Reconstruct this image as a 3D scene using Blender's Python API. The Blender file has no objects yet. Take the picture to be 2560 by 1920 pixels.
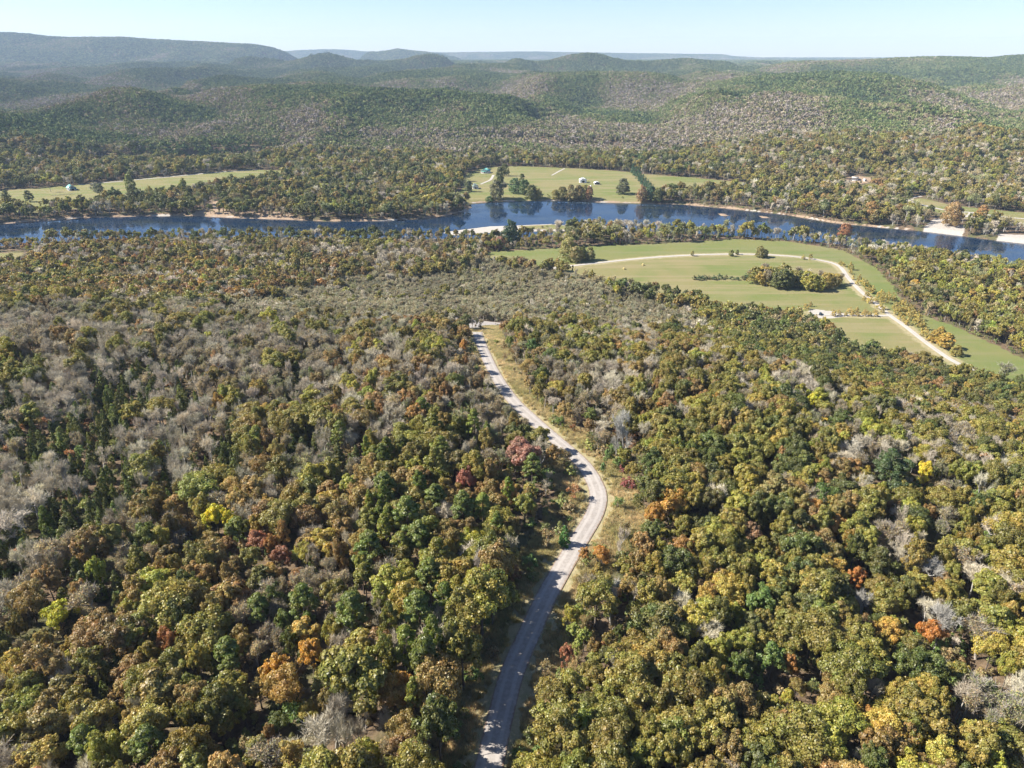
import bpy, math, random
import numpy as np
rng = np.random.default_rng(11)
random.seed(5)
scene = bpy.context.scene
COL = scene.collection
# ---------------------------------------------------------------- camera model
F = 711.0
CAMZ = 120.0
PITCH = math.radians(24.8)
CP, SP = math.cos(PITCH), math.sin(PITCH)
K = 2212 / 1024.0                      # survey points below are noted on a 2212 x 1659 print of the photo

def ray(xd, yd):
    u = (xd / K - 512) / F
    v = (384 - yd / K) / F
    return np.array([u, CP + v * SP, -SP + v * CP])

def project(x, y, z):
    dz = z - CAMZ
    D = y * CP - dz * SP
    u = x / D
    v = (y * SP + dz * CP) / D
    return (u * F + 512) * K, (384 - v * F) * K, D

def on_plane(xd, yd, z):
    d = ray(xd, yd)
    t = (CAMZ - z) / (-d[2])
    return (d[0] * t, d[1] * t)

# ---------------------------------------------------------------- noise
def _hash(ix, iy, seed):
    h = (ix.astype(np.int64) * 374761393 + iy.astype(np.int64) * 668265263 + seed * 1442695041) & 0xffffffff
    h = ((h ^ (h >> 13)) * 1274126177) & 0xffffffff
    h = (h ^ (h >> 16)) & 0xffffffff
    return h / 4294967295.0

def vnoise(x, y, seed=0):
    x = np.asarray(x, float); y = np.asarray(y, float)
    ix = np.floor(x); iy = np.floor(y)
    fx = x - ix; fy = y - iy
    fx = fx * fx * fx * (fx * (fx * 6 - 15) + 10); fy = fy * fy * fy * (fy * (fy * 6 - 15) + 10)
    a = _hash(ix, iy, seed); b = _hash(ix + 1, iy, seed)
    c = _hash(ix, iy + 1, seed); d = _hash(ix + 1, iy + 1, seed)
    return (a + (b - a) * fx) * (1 - fy) + (c + (d - c) * fx) * fy

def fbm(x, y, seed=0, oct=4, rot=0.6):
    s = 0; a = 0.5; t = 0
    cx, sx = math.cos(rot), math.sin(rot)
    for i in range(oct):
        s = s + a * (vnoise(x, y, seed + i * 17) * 2 - 1); t += a
        x, y = (x * cx - y * sx) * 2.03 + 3.1, (x * sx + y * cx) * 2.03 - 1.7
        a *= 0.5
    return s / t

def S(t):
    t = np.clip(t, 0, 1)
    return t * t * (3 - 2 * t)

# ---------------------------------------------------------------- polygons
def inside(px, py, poly):
    px = np.asarray(px, float); py = np.asarray(py, float)
    r = np.zeros(px.shape, bool)
    n = len(poly)
    for i in range(n):
        x1, y1 = poly[i]; x2, y2 = poly[(i + 1) % n]
        if y1 == y2: continue
        c = ((y1 > py) != (y2 > py)) & (px < (x2 - x1) * (py - y1) / (y2 - y1) + x1)
        r ^= c
    return r

def seg_dist(px, py, pts, closed=False):
    d = np.full(np.shape(px), 1e9)
    n = len(pts)
    for i in range(n if closed else n - 1):
        x1, y1 = pts[i]; x2, y2 = pts[(i + 1) % n]
        vx, vy = x2 - x1, y2 - y1
        L = vx * vx + vy * vy + 1e-9
        t = np.clip(((px - x1) * vx + (py - y1) * vy) / L, 0, 1)
        d = np.minimum(d, np.hypot(px - x1 - t * vx, py - y1 - t * vy))
    return d

def sdf(px, py, poly, pad=60):
    """signed distance, negative inside; far points are left at +1e3"""
    px = np.asarray(px, float); py = np.asarray(py, float)
    P = np.array(poly)
    out = np.full(px.shape, 1e3)
    m = (px > P[:, 0].min() - pad) & (px < P[:, 0].max() + pad) & (py > P[:, 1].min() - pad) & (py < P[:, 1].max() + pad)
    if m.any():
        qx, qy = px[m], py[m]
        d = seg_dist(qx, qy, poly, True)
        out[m] = np.where(inside(qx, qy, poly), -d, d)
    return out

def spline(pts, step=2.0):
    P = [np.array(p, float) for p in pts]
    P = [2 * P[0] - P[1]] + P + [2 * P[-1] - P[-2]]
    out = []
    for i in range(1, len(P) - 2):
        p0, p1, p2, p3 = P[i - 1:i + 3]
        n = max(2, int(np.linalg.norm(p2 - p1) / step))
        for k in range(n):
            t = k / n
            out.append(0.5 * (2 * p1 + (p2 - p0) * t + (2 * p0 - 5 * p1 + 4 * p2 - p3) * t * t + (3 * p1 - p0 - 3 * p2 + p3) * t ** 3))
    out.append(P[-2])
    return np.array(out)

WATER = -50.0
FLOOR = -47.0
def V(pts, z=FLOOR): return [on_plane(a, b, z) for a, b in pts]

river = V([(-900,500),(-300,494),(-100,490),(0,484),(60,479),(170,471),(300,467),(420,466),(520,471),(620,474),(700,478),(830,477),
    (900,473),(960,466),(1003,457),(1018,448),(1005,440),(1060,436),(1150,433),(1250,434),(1300,437),(1380,439),(1480,442),(1580,451),(1700,464),
    (1800,481),(1900,491),(1990,499),(2080,510),(2160,520),(2300,536),(2600,570),(3000,610),
    (3000,690),(2600,640),(2350,605),(2200,588),(2050,566),(1930,548),(1800,528),(1700,521),(1600,513),(1500,507),(1380,503),(1280,494),(1190,486),
    (1120,489),(1060,491),(1000,497),(962,503),(985,507),(1060,501),(1130,499),(1210,497),(1225,502),(1180,511),(1100,518),(1000,520),(900,518),(700,515),(500,515),(300,517),(180,522),(110,528),(60,532),(-100,537),(-300,546),(-900,590)], WATER)
bar_poly = V([(955,503),(1000,496),(1060,489),(1120,487),(1190,484),(1290,493),(1290,504),(1215,499),(1130,501),(1060,503),(985,509)], WATER)
bar_grass = V([(1105,489),(1190,486),(1300,492),(1300,500),(1215,497),(1150,496)], WATER)
clearing = V([(1040,545),(1230,534),(1300,530),(1400,527),(1500,522),(1580,516),(1700,521),(1820,540),(1895,580),(1935,625),(1955,665),(2050,700),(2150,745),(2260,800),
    (2270,870),(2150,848),(2060,822),(1960,790),(1880,770),(1815,762),(1800,722),(1720,702),(1620,690),(1540,676),(1490,655),(1440,636),(1330,625),(1240,600),(1200,580),(1060,572)])
left_meadow = V([(-250,548),(50,546),(80,556),(40,578),(-250,588)])
far_left = V([(-300,425),(0,411),(150,401),(300,386),(450,374),(530,367),(600,368),(640,372),(600,392),(500,404),(400,420),(300,434),(200,447),(100,458),(0,460),(-300,470)])
far_mid = V([(1000,384),(1012,374),(1040,362),(1110,359),(1200,362),(1330,369),(1400,377),(1500,384),(1600,394),(1640,402),(1610,412),(1560,414),(1470,416),(1420,424),(1385,436),(1250,433),(1150,431),(1060,435),(1000,438),(980,430),(1000,405)])
ramp_area = V([(2016,473),(2039,471),(2052,487),(2088,487),(2080,507),(2039,502),(1991,498)])
ramp2 = V([(2158,505),(2230,508),(2400,516),(2400,545),(2154,518)])
right_meadow = V([(1955,432),(1990,428),(2060,444),(2130,452),(2240,462),(2300,480),(2240,486),(2130,480),(2070,470),(2010,456),(1945,462),(1940,452)])
soil = V([(445,432),(480,434),(492,447),(470,457),(440,462),(410,462),(452,447)])
soil2 = V([(905,405),(955,405),(960,417),(930,420)])
soil3 = []
soil4 = V([(520,470),(620,474),(640,468),(620,455),(480,452),(440,462)])
islet1 = V([(1546,460),(1562,461),(1582,467),(1560,467)], WATER)
islet2 = V([(1636,466),(1655,467),(1672,472),(1650,472)], WATER)

# ---------------------------------------------------------------- terrain height
NX = [-9000, -700, -300, -100, 0, 60, 120, 150, 190, 205, 270, 340, 500, 900, 9000]
NY = [690, 650, 600, 560, 545, 530, 495, 455, 420, 388, 345, 310, 270, 240, 240]
FX = [-9000, -2000, -700, -380, 0, 215, 342, 505, 900, 2500, 9000]
FY = [800, 900, 1015, 1185, 1262, 1160, 1045, 965, 930, 900, 900]
EE = [0, 120, 300, 600, 1200, 2500, 4000, 7000, 15000]
EH = [-47, -44, -38, -28, -14, 10, 36, 68, 84]
# skyline ridges: distance, depth of the slope, crest points
RIDGES = [
    (7200, 1000, [(-900,80),(-300,78),(0,70),(40,69),(80,75),(115,79),(160,80),(260,79),(330,84),(450,90),(550,95),(585,98),(612,104),(640,122),(700,140)]),
    (12500, 900, [(500,112),(600,104),(700,105),(760,108),(790,111),(820,112),(960,113),(1050,112),(1150,111),(1260,113),(1400,115),(1560,117),(1580,121),(1640,124),(1760,124),(2212,124),(3000,122)]),
    (9000, 500, [(770,125),(800,111),(830,109),(845,106),(860,104),(875,106),(900,109),(930,112),(980,122),(1010,128)]),
    (5200, 300, [(470,135),(505,124),(540,121),(575,125),(620,132),(655,124),(680,116),(705,114),(735,118),(765,127),(820,131),(875,126),(900,117),(925,113),(950,117),(975,126),(1010,131)]),
    (4700, 300, [(1060,130),(1090,124),(1120,125),(1160,132),(1195,126),(1225,117),(1265,111),(1290,113),(1320,122),(1350,128),(1400,130),(1440,126),(1480,124),(1520,128),(1560,131),(1620,131)]),
    (3900, 700, [(1560,140),(1640,133),(1740,131),(1850,128),(1930,124),(1990,121),(2040,120),(2100,122),(2135,124),(2160,121),(2212,117),(2600,112),(3400,110)]),
    (1600, 330, [(-700,235),(-200,240),(0,243),(90,244),(190,258),(300,283),(400,310),(480,345)]),
    (2150, 470, [(180,240),(330,212),(450,190),(560,181),(700,184),(830,190),(930,196),(1010,206),(1080,224),(1160,248),(1250,278)]),
    (3100, 300, [(-500,150),(0,168),(120,172),(260,185),(380,200)]),
    (2850, 520, [(1000,210),(1080,182),(1160,158),(1280,152),(1400,154),(1500,164),(1600,185)]),
    (1750, 290, [(1560,300),(1640,258),(1710,228),(1770,210),(1830,208),(1880,222),(1930,250),(1990,292),(2040,330)]),
    (2450, 480, [(1340,250),(1440,212),(1540,180),(1660,160),(1800,152),(1920,156),(2010,176),(2090,210)]),
    (2100, 420, [(2040,262),(2100,222),(2160,196),(2212,186),(2400,170),(2900,170)]),
    (1900, 330, [(1100,290),(1180,262),(1270,245),(1360,250),(1430,270),(1490,300)]),
]
RD = []
for Y0, wd, pts in RIDGES:
    xs, zs = [], []
    for a, b in pts:
        d = ray(a, b); t = Y0 / d[1]
        xs.append(d[0] * t); zs.append(CAMZ + d[2] * t - 13)
    RD.append((Y0, wd, xs, zs))
ROADS_FOR_FLAT = []
def height(x, y, carve=True):
    x = np.asarray(x, float); y = np.asarray(y, float)
    dn = (np.interp(x, NX, NY) - y) * 0.92
    near = S(dn / 290)
    h = FLOOR + 47 * near
    if ROADS_FOR_FLAT:
        m = dn > -20
        w = np.ones(x.shape) * 0.0
        if m.any():
            dr = seg_dist(x[m], y[m], ROADS_FOR_FLAT[0][::6])
            w[m] = 1 - np.exp(-(dr / 45) ** 2)
        h = h + near * w * 8.0 * fbm(x / 105, y / 105, 3, 3)
    e = y - np.interp(x, FX, FY)
    far = np.interp(e, EE, EH) - FLOOR
    amp = np.interp(e, [0, 120, 500, 1500, 4000, 9000], [0, 4, 46, 66, 64, 30])
    n = fbm(x / 640 + 5.2, y / 640, 21, 3)
    rid = 1 - 2 * np.abs(fbm(x / 560 + 1.7, y / 700 + 9.1, 57, 3))
    n = 0.75 * n + 0.25 * (rid - 0.4)
    wx = x + 160 * fbm(x / 520, y / 520, 401, 2); spur = 1 - 2.2 * np.abs(fbm(wx / 400 + 3.3, y / 1150 + 0.7, 402, 2))
    spur = spur - 0.35
    spur_amp = np.interp(e, [60, 420, 3000, 6000], [0, 42, 42, 14])
    n = n + 0.13 * fbm(x / 150, y / 150, 31, 2) * np.interp(y, [1200, 5000], [1, 0])
    mound = 34 * np.exp(-(((x - 560) / 300) ** 2 + ((y - 1780) / 220) ** 2)) + 26 * np.exp(-(((x + 130) / 260) ** 2 + ((y - 2050) / 300) ** 2)) + 20 * np.exp(-(((x + 900) / 260) ** 2 + ((y - 1900) / 300) ** 2))
    far = np.where(e > 0, far + amp * n + spur_amp * spur + mound * S(e / 300), 0)
    zm = 104 - 0.0045 * y - FLOOR
    far = np.where(e > 200, zm - 9 * np.log1p(np.exp(np.clip((zm - far) / 9, -30, 30))) , far) if False else np.where(e > 200, far - 14 * np.log1p(np.exp(np.clip((far - zm) / 14, -30, 12))), far)
    lo = 8.0
    far = np.where(e > 300, lo + 10 * np.log1p(np.exp(np.clip((far - lo) / 10, -30, 30))), far)
    h = h + far
    far_on = e > 400
    for Y0, wd, xs, zs in RD:
        zt = np.interp(x, xs, zs, left=-200, right=-200)
        g = np.exp(-((y - Y0) / wd) ** 2)
        g = np.where(y > Y0, np.exp(-((y - Y0) / (wd * 0.7)) ** 2), g)
        r = zt * g + (FLOOR + 8) * (1 - g) + (9 * fbm(x / 300, y / 300, 71, 3) + 0.9 * spur_amp * spur) * g * (1 - g) * 4
        edge = S(np.minimum(x - xs[0], xs[-1] - x) / ((0.10 if Y0 > 3500 else 0.30) * (xs[-1] - xs[0])))
        r = r - 70 * (1 - edge)
        w = np.exp(-((y - Y0) / (wd * 0.38)) ** 2) * edge
        h = np.where((zt > -150) & far_on & (edge > 0), np.maximum(h, r) * (1 - w) + r * w, h)
    # nothing in the open country may stand above the lowest skyline except its own ridge
    if carve:
        sd = sdf(x, y, river, 40)
        m = sd < 40
        bank = WATER + 3.0 * S((sd + 1.5) / 9.0) - 2.5 * S(-sd / 12)
        h = np.where(m, np.minimum(h, bank), h)
        for p, hh in ((bar_poly, 0.7), (islet1, 0.3), (islet2, 0.3)):
            s2 = sdf(x, y, p, 20)
            h = np.where(s2 < 1, WATER + hh * S((1 - s2) / 5), h)
    return h

def hz(x, y):
    return float(height(np.array([x]), np.array([y]))[0])

def on_ground(xd, yd, lift=0.0):
    d = ray(xd, yd)
    t = np.concatenate([np.linspace(60, 1500, 1441), np.geomspace(1501, 15000, 2500)])
    X, Y, Z = d[0] * t, d[1] * t, CAMZ + d[2] * t
    b = Z - (height(X, Y) + lift)
    i = int(np.argmax(b < 0))
    if i == 0: i = len(t) - 1
    f = b[i - 1] / (b[i - 1] - b[i] + 1e-9)
    tt = t[i - 1] + (t[i] - t[i - 1]) * f
    return (d[0] * tt, d[1] * tt)

# ---------------------------------------------------------------- roads (centre lines)
main_px = [(1040,1760),(1048,1690),(1060,1640),(1083,1540),(1108,1450),(1143,1370),(1180,1290),(1216,1225),(1252,1165),(1284,1110),(1292,1070),(1280,1035),(1256,1000),(1214,962),(1160,915),(1105,862),(1067,805),(1044,755),(1030,718)]
main_road = spline([on_ground(*p) for p in main_px], 2.0)
ROADS_FOR_FLAT.append([tuple(p) for p in main_road])
junction = [on_ground(*p) for p in [(930,686),(985,688),(1030,694),(1080,699),(1150,702),(1230,706)]]
cross_road = spline(junction, 2.0)
field_lane = spline(V([(1150,585),(1222,576),(1300,567),(1400,557),(1500,551),(1600,549),(1700,553),(1775,563),(1812,575),(1832,600),(1860,630),(1895,658),(1920,680),(1955,705),(2000,740),(2050,775),(2095,798),(2170,840)]), 2.0)
pad_lane = spline(V([(1918,682),(1880,682),(1830,681),(1790,680),(1750,677)]), 2.0)
barn_lane = spline(V([(168,399),(200,397),(300,388),(400,379),(480,372),(556,367)]), 3.0)
house_lane = spline(V([(1038,398),(1050,393),(1060,388),(1066,378)]), 3.0)
hill_path = spline(V([(1192,379),(1206,371),(1220,364)]), 3.0)
ramp_road = spline(V([(1990,424),(1971,427),(1957,432),(1968,437),(1985,441),(2027,451),(2060,457),(2098,459),(2125,463),(2182,470),(2300,480)]), 3.0)
ramp_spur = spline(V([(2098,459),(2092,466),(2070,471),(2045,474)]), 3.0)
pad_poly = V([(1740,676),(1750,670),(1768,668),(1800,673),(1830,679),(1830,685),(1790,688),(1762,686)])
verge = [on_ground(*p) for p in [(1042,706),(1078,706),(1100,765),(1116,830),(1158,880),(1208,930),(1262,965),(1318,1008),(1368,1060),(1398,1120),(1385,1195),(1300,1200),(1300,1100),(1270,1010),(1200,950),(1100,860),(1060,790)]]
verge_low = [on_ground(*p) for p in [(1200,1215),(1150,1250),(1105,1300),(1075,1380),(1050,1450),(1100,1450),(1150,1350),(1215,1230)]]

soil3 = [on_ground(*p) for p in [(1822,386),(1848,380),(1885,384),(1888,393),(1850,398),(1824,396)]]
def side_of(line, x, y):
    """signed distance to a polyline sampled as array (positive = right of travel away from the camera)"""
    x = np.atleast_1d(np.asarray(x, float)); y = np.atleast_1d(np.asarray(y, float))
    L = line[::3]
    best = np.full(x.shape, 1e9); sg = np.zeros(x.shape)
    for i in range(len(L) - 1):
        v = L[i + 1] - L[i]; l2 = v @ v
        t = np.clip(((x - L[i, 0]) * v[0] + (y - L[i, 1]) * v[1]) / l2, 0, 1)
        dx = x - L[i, 0] - t * v[0]; dy = y - L[i, 1] - t * v[1]
        d = np.hypot(dx, dy)
        s = np.sign(dx * v[1] - dy * v[0])
        m = d < best
        best = np.where(m, d, best); sg = np.where(m, s, sg)
    return best * sg

# ---------------------------------------------------------------- mesh helpers
def make_mesh(name, verts, faces, mats=(), mat_idx=None, smooth=False, attrs=None):
    """verts (n,3); faces: (m,k) array or list of lists"""
    me = bpy.data.meshes.new(name)
    verts = np.asarray(verts, dtype=np.float32)
    if isinstance(faces, np.ndarray):
        m, k = faces.shape
        me.vertices.add(len(verts)); me.vertices.foreach_set('co', verts.ravel())
        me.loops.add(m * k); me.loops.foreach_set('vertex_index', faces.astype(np.int32).ravel())
        me.polygons.add(m); me.polygons.foreach_set('loop_start', np.arange(0, m * k, k, dtype=np.int32))
    else:
        me.from_pydata([tuple(v) for v in verts], [], [tuple(int(i) for i in f) for f in faces])
    for m_ in mats: me.materials.append(m_)
    if mat_idx is not None: me.polygons.foreach_set('material_index', np.asarray(mat_idx, dtype=np.int32))
    if smooth: me.polygons.foreach_set('use_smooth', np.ones(len(me.polygons), dtype=bool))
    if attrs:
        for k_, a in attrs.items():
            a = np.asarray(a, dtype=np.float32)
            if a.ndim == 1:
                at = me.attributes.new(k_, 'FLOAT', 'POINT'); at.data.foreach_set('value', a)
            else:
                at = me.attributes.new(k_, 'FLOAT_VECTOR', 'POINT'); at.data.foreach_set('vector', a.ravel())
    me.update(calc_edges=True); me.validate()
    return me

def link(name, me, parent=None, loc=None):
    o = bpy.data.objects.new(name, me); COL.objects.link(o)
    if parent is not None: o.parent = parent
    if loc is not None: o.location = loc
    return o

def tag(o, label=None, cat=None, group=None, kind=None):
    if label: o['label'] = label
    if cat: o['category'] = cat
    if group: o['group'] = group
    if kind: o['kind'] = kind
    return o

# ---------------------------------------------------------------- materials
def new_mat(name):
    m = bpy.data.materials.new(name); m.use_nodes = True
    nt = m.node_tree; nt.nodes.clear()
    out = nt.nodes.new('ShaderNodeOutputMaterial')
    return m, nt, out

class N:
    """small helper to write node graphs"""
    def __init__(s, nt): s.nt = nt
    def n(s, t, **kw):
        x = s.nt.nodes.new(t)
        for k, v in kw.items(): setattr(x, k, v)
        return x
    def set(s, sock, v):
        if isinstance(v, bpy.types.NodeSocket): s.nt.links.new(v, sock)
        elif v is not None:
            if isinstance(v, (tuple, list)) and len(v) == 3 and sock.type == 'RGBA': v = (*v, 1)
            sock.default_value = v
    def attr(s, name, typ='GEOMETRY', out='Fac'):
        a = s.n('ShaderNodeAttribute', attribute_name=name, attribute_type=typ); return a.outputs[out]
    def math(s, op, a, b=None, c=None, clamp=False):
        x = s.n('ShaderNodeMath', operation=op, use_clamp=clamp); s.set(x.inputs[0], a); s.set(x.inputs[1], b)
        if c is not None: s.set(x.inputs[2], c)
        return x.outputs[0]
    def mix(s, f, a, b, blend='MIX'):
        x = s.n('ShaderNodeMix', data_type='RGBA', blend_type=blend)
        s.set(x.inputs[0], f); s.set(x.inputs[6], a); s.set(x.inputs[7], b); return x.outputs[2]
    def noise(s, scale, detail=4, rough=0.55, vec=None, out='Fac'):
        x = s.n('ShaderNodeTexNoise'); x.inputs['Scale'].default_value = scale; x.inputs['Detail'].default_value = detail
        x.inputs['Roughness'].default_value = rough
        if vec is None: vec = s.pos()
        s.nt.links.new(vec, x.inputs['Vector']); return x.outputs[out]
    def pos(s):
        if not hasattr(s, '_p'): s._p = s.n('ShaderNodeNewGeometry').outputs['Position']
        return s._p
    def scaled(s, v, sc):
        x = s.n('ShaderNodeMapping'); s.nt.links.new(v, x.inputs[0]); x.inputs['Scale'].default_value = sc; return x.outputs[0]
    def smooth(s, v, lo, hi):
        x = s.n('ShaderNodeMapRange', interpolation_type='SMOOTHSTEP'); s.set(x.inputs[0], v)
        x.inputs[1].default_value = lo; x.inputs[2].default_value = hi; return x.outputs[0]
    def bsdf(s, col, rough=0.9, spec=0.2, **kw):
        x = s.n('ShaderNodeBsdfPrincipled'); s.set(x.inputs['Base Color'], col); s.set(x.inputs['Roughness'], rough)
        x.inputs['Specular IOR Level'].default_value = spec
        for k, v in kw.items(): s.set(x.inputs[k], v)
        return x.outputs[0]
    def bump(s, h, strength, dist):
        x = s.n('ShaderNodeBump'); x.inputs['Strength'].default_value = strength; x.inputs['Distance'].default_value = dist
        s.set(x.inputs['Height'], h); return x.outputs[0]

def leaf_material(name, transl=0.42, source='tint'):
    m, nt, out = new_mat(name); g = N(nt)
    tint = g.attr('tint', 'INSTANCER', 'Color')
    var = g.attr('var')                                         # natural leaf-to-leaf variation
    hue = g.attr('hue')
    c = g.mix(hue, tint, (0.30, 0.20, 0.06), 'MIX') if False else tint
    k = g.n('ShaderNodeVectorMath', operation='SCALE'); nt.links.new(c, k.inputs[0]); nt.links.new(var, k.inputs[3])
    c = k.outputs[0]
    turn = g.n('ShaderNodeMix', data_type='RGBA', blend_type='MULTIPLY'); turn.inputs[0].default_value = 1
    ramp = g.n('ShaderNodeValToRGB'); nt.links.new(hue, ramp.inputs[0])
    ramp.color_ramp.elements[0].color = (0.84, 1.06, 0.95, 1); ramp.color_ramp.elements[1].color = (1.25, 0.98, 0.9, 1)
    nt.links.new(c, turn.inputs[6]); nt.links.new(ramp.outputs[0], turn.inputs[7])
    c = turn.outputs[2]
    d = g.n('ShaderNodeBsdfDiffuse'); nt.links.new(c, d.inputs[0])
    t = g.n('ShaderNodeBsdfTranslucent'); nt.links.new(c, t.inputs[0])
    gl = g.n('ShaderNodeBsdfGlossy'); gl.inputs['Roughness'].default_value = 0.5; gl.inputs[0].default_value = (1, 1, 1, 1)
    mx = g.n('ShaderNodeMixShader'); mx.inputs[0].default_value = transl
    nt.links.new(d.outputs[0], mx.inputs[1]); nt.links.new(t.outputs[0], mx.inputs[2])
    m2 = g.n('ShaderNodeMixShader'); m2.inputs[0].default_value = 0.03
    nt.links.new(mx.outputs[0], m2.inputs[1]); nt.links.new(gl.outputs[0], m2.inputs[2])
    nt.links.new(m2.outputs[0], out.inputs[0])
    return m

M = {}
M['leaf'] = leaf_material('leaf_clusters')
m, nt, out = new_mat('pale_bark'); g = N(nt)
nt.links.new(g.bsdf(g.mix(g.noise(0.9, 3), (0.28, 0.262, 0.225), (0.44, 0.415, 0.37)), 0.9, 0.15), out.inputs[0]); M['pale_bark'] = m
m, nt, out = new_mat('bark'); g = N(nt)
c = g.mix(g.noise(0.9, 3), (0.20, 0.17, 0.14), (0.42, 0.38, 0.33))
nt.links.new(g.bsdf(c, 0.9, 0.15), out.inputs[0]); M['bark'] = m
m, nt, out = new_mat('twigs'); g = N(nt)
tt = g.attr('tint', 'INSTANCER', 'Color')
k = g.n('ShaderNodeVectorMath', operation='SCALE'); nt.links.new(tt, k.inputs[0]); nt.links.new(g.attr('var'), k.inputs[3])
nt.links.new(g.bsdf(k.outputs[0], 0.85, 0.15), out.inputs[0]); M['twig'] = m
m, nt, out = new_mat('dark_bark'); g = N(nt)
c = g.mix(g.noise(1.3, 3), (0.07, 0.055, 0.045), (0.17, 0.14, 0.11))
nt.links.new(g.bsdf(c, 0.9, 0.15), out.inputs[0]); M['dark_bark'] = m

# hillside tree cover: each tree in a patch has its own place in the autumn range
m, nt, out = new_mat('hill_foliage'); g = N(nt)
r = g.attr('pick'); mx_ = g.attr('mixv', 'INSTANCER', 'Fac')  # mixv: stand colour plus painted shade on slopes away from the sun
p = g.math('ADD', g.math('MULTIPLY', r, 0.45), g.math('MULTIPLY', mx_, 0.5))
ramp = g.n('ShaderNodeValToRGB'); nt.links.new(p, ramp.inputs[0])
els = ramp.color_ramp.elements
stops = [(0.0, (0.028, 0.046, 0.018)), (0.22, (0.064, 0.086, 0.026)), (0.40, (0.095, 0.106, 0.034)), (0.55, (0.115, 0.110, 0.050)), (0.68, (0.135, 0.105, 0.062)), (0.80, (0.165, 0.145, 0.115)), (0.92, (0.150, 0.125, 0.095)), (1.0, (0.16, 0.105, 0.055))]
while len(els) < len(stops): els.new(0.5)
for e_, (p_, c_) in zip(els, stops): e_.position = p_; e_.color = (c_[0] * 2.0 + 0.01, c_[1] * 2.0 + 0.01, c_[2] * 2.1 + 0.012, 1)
k = g.n('ShaderNodeVectorMath', operation='SCALE'); nt.links.new(ramp.outputs[0], k.inputs[0]); nt.links.new(g.attr('var'), k.inputs[3])
d = g.n('ShaderNodeBsdfDiffuse'); nt.links.new(k.outputs[0], d.inputs[0])
nt.links.new(d.outputs[0], out.inputs[0]); M['hill'] = m

# the ground
m, nt, out = new_mat('ground'); g = N(nt)
P = g.pos()
n1 = g.noise(0.55, 5, 0.65); n2 = g.noise(0.06, 4); n3 = g.noise(2.5, 3, 0.7)
litter = g.mix(g.smooth(n1, 0.35, 0.7), (0.085, 0.060, 0.038), (0.19, 0.135, 0.085))
litter = g.mix(g.math('MULTIPLY', g.smooth(n2, 0.48, 0.62), 0.7), litter, (0.085, 0.095, 0.035))
n4 = g.noise(0.018, 5, 0.6); n5 = g.noise(0.3, 5, 0.7)
stripe = g.noise(0.05, 3, 0.5, g.scaled(P, (0.25, 2.6, 1)))
grass = g.mix(g.smooth(n4, 0.36, 0.64), (0.132, 0.152, 0.046), (0.188, 0.168, 0.070))
grass = g.mix(g.math('MULTIPLY', g.smooth(stripe, 0.45, 0.62), 0.6), grass, (0.235, 0.190, 0.100))
grass = g.mix(g.math('MULTIPLY', g.smooth(n5, 0.5, 0.75), 0.30), grass, (0.12, 0.14, 0.045))
fresh = g.mix(g.smooth(n4, 0.36, 0.64), (0.122, 0.148, 0.045), (0.158, 0.158, 0.056))
fresh = g.mix(g.math('MULTIPLY', g.smooth(stripe, 0.45, 0.62), 0.55), fresh, (0.175, 0.165, 0.075))
grass = g.mix(g.smooth(g.attr('m_fresh'), -0.5, 0.5), grass, fresh)
dry = g.mix(g.smooth(n1, 0.3, 0.72), (0.34, 0.28, 0.165), (0.22, 0.205, 0.10))
dry = g.mix(g.math('MULTIPLY', g.smooth(n3, 0.52, 0.72), 0.5), dry, (0.30, 0.21, 0.12))
sand = g.mix(g.smooth(n1, 0.3, 0.75), (0.33, 0.295, 0.245), (0.42, 0.385, 0.34))
dirt = g.mix(g.smooth(n1, 0.3, 0.75), (0.26, 0.18, 0.115), (0.33, 0.25, 0.175))
wob = g.math('MULTIPLY', g.math('SUBTRACT', g.noise(0.13, 6, 0.75), 0.5), 1.3)
def mask(name, w=0.07):
    return g.smooth(g.math('ADD', g.attr(name), wob), -w, w)
c = g.mix(mask('m_field'), litter, grass)
c = g.mix(mask('m_dry', 0.2), c, dry)
c = g.mix(mask('m_dirt', 0.12), c, dirt)
c = g.mix(mask('m_sand'), c, sand)
bm_ = g.bump(g.math('ADD', n1, n3), 0.5, 0.35)
nt.links.new(g.bsdf(c, 0.95, 0.1, Normal=bm_), out.inputs[0]); M['ground'] = m

# road surfaces
def road_mat(name, a, b, edge, track=0.5):
    m, nt, out = new_mat(name); g = N(nt)
    ac = g.attr('across'); al = g.math('ABSOLUTE', ac)
    n1 = g.noise(1.2, 5, 0.7); n2 = g.noise(0.12, 4); n3 = g.noise(6, 2, 0.6)
    c = g.mix(g.smooth(n1, 0.3, 0.7), a, b)
    c = g.mix(g.math('MULTIPLY', g.smooth(n2, 0.45, 0.65), 0.35), c, tuple(x * 0.78 for x in a))
    tr = g.smooth(g.math('ABSOLUTE', g.math('SUBTRACT', al, 0.42)), 0.22, 0.08)
    c = g.mix(g.math('MULTIPLY', tr, track), c, tuple(min(1, x * 1.14) for x in b))
    w = g.math('MULTIPLY', g.math('SUBTRACT', g.noise(0.8, 4, 0.7), 0.5), 0.45)
    c = g.mix(g.smooth(g.math('ADD', al, w), 0.82, 0.98), c, edge)
    c = g.mix(g.math('MULTIPLY', g.smooth(n3, 0.62, 0.75), 0.4), c, (0.22, 0.15, 0.10))
    nt.links.new(g.bsdf(c, 0.95, 0.1, Normal=g.bump(n1, 0.4, 0.08)), out.inputs[0])
    return m
M['road'] = road_mat('worn_road', (0.26, 0.232, 0.205), (0.35, 0.318, 0.285), (0.22, 0.155, 0.11))
M['gravel'] = road_mat('gravel_lane', (0.31, 0.285, 0.245), (0.40, 0.37, 0.325), (0.34, 0.29, 0.19), 0.6)

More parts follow.
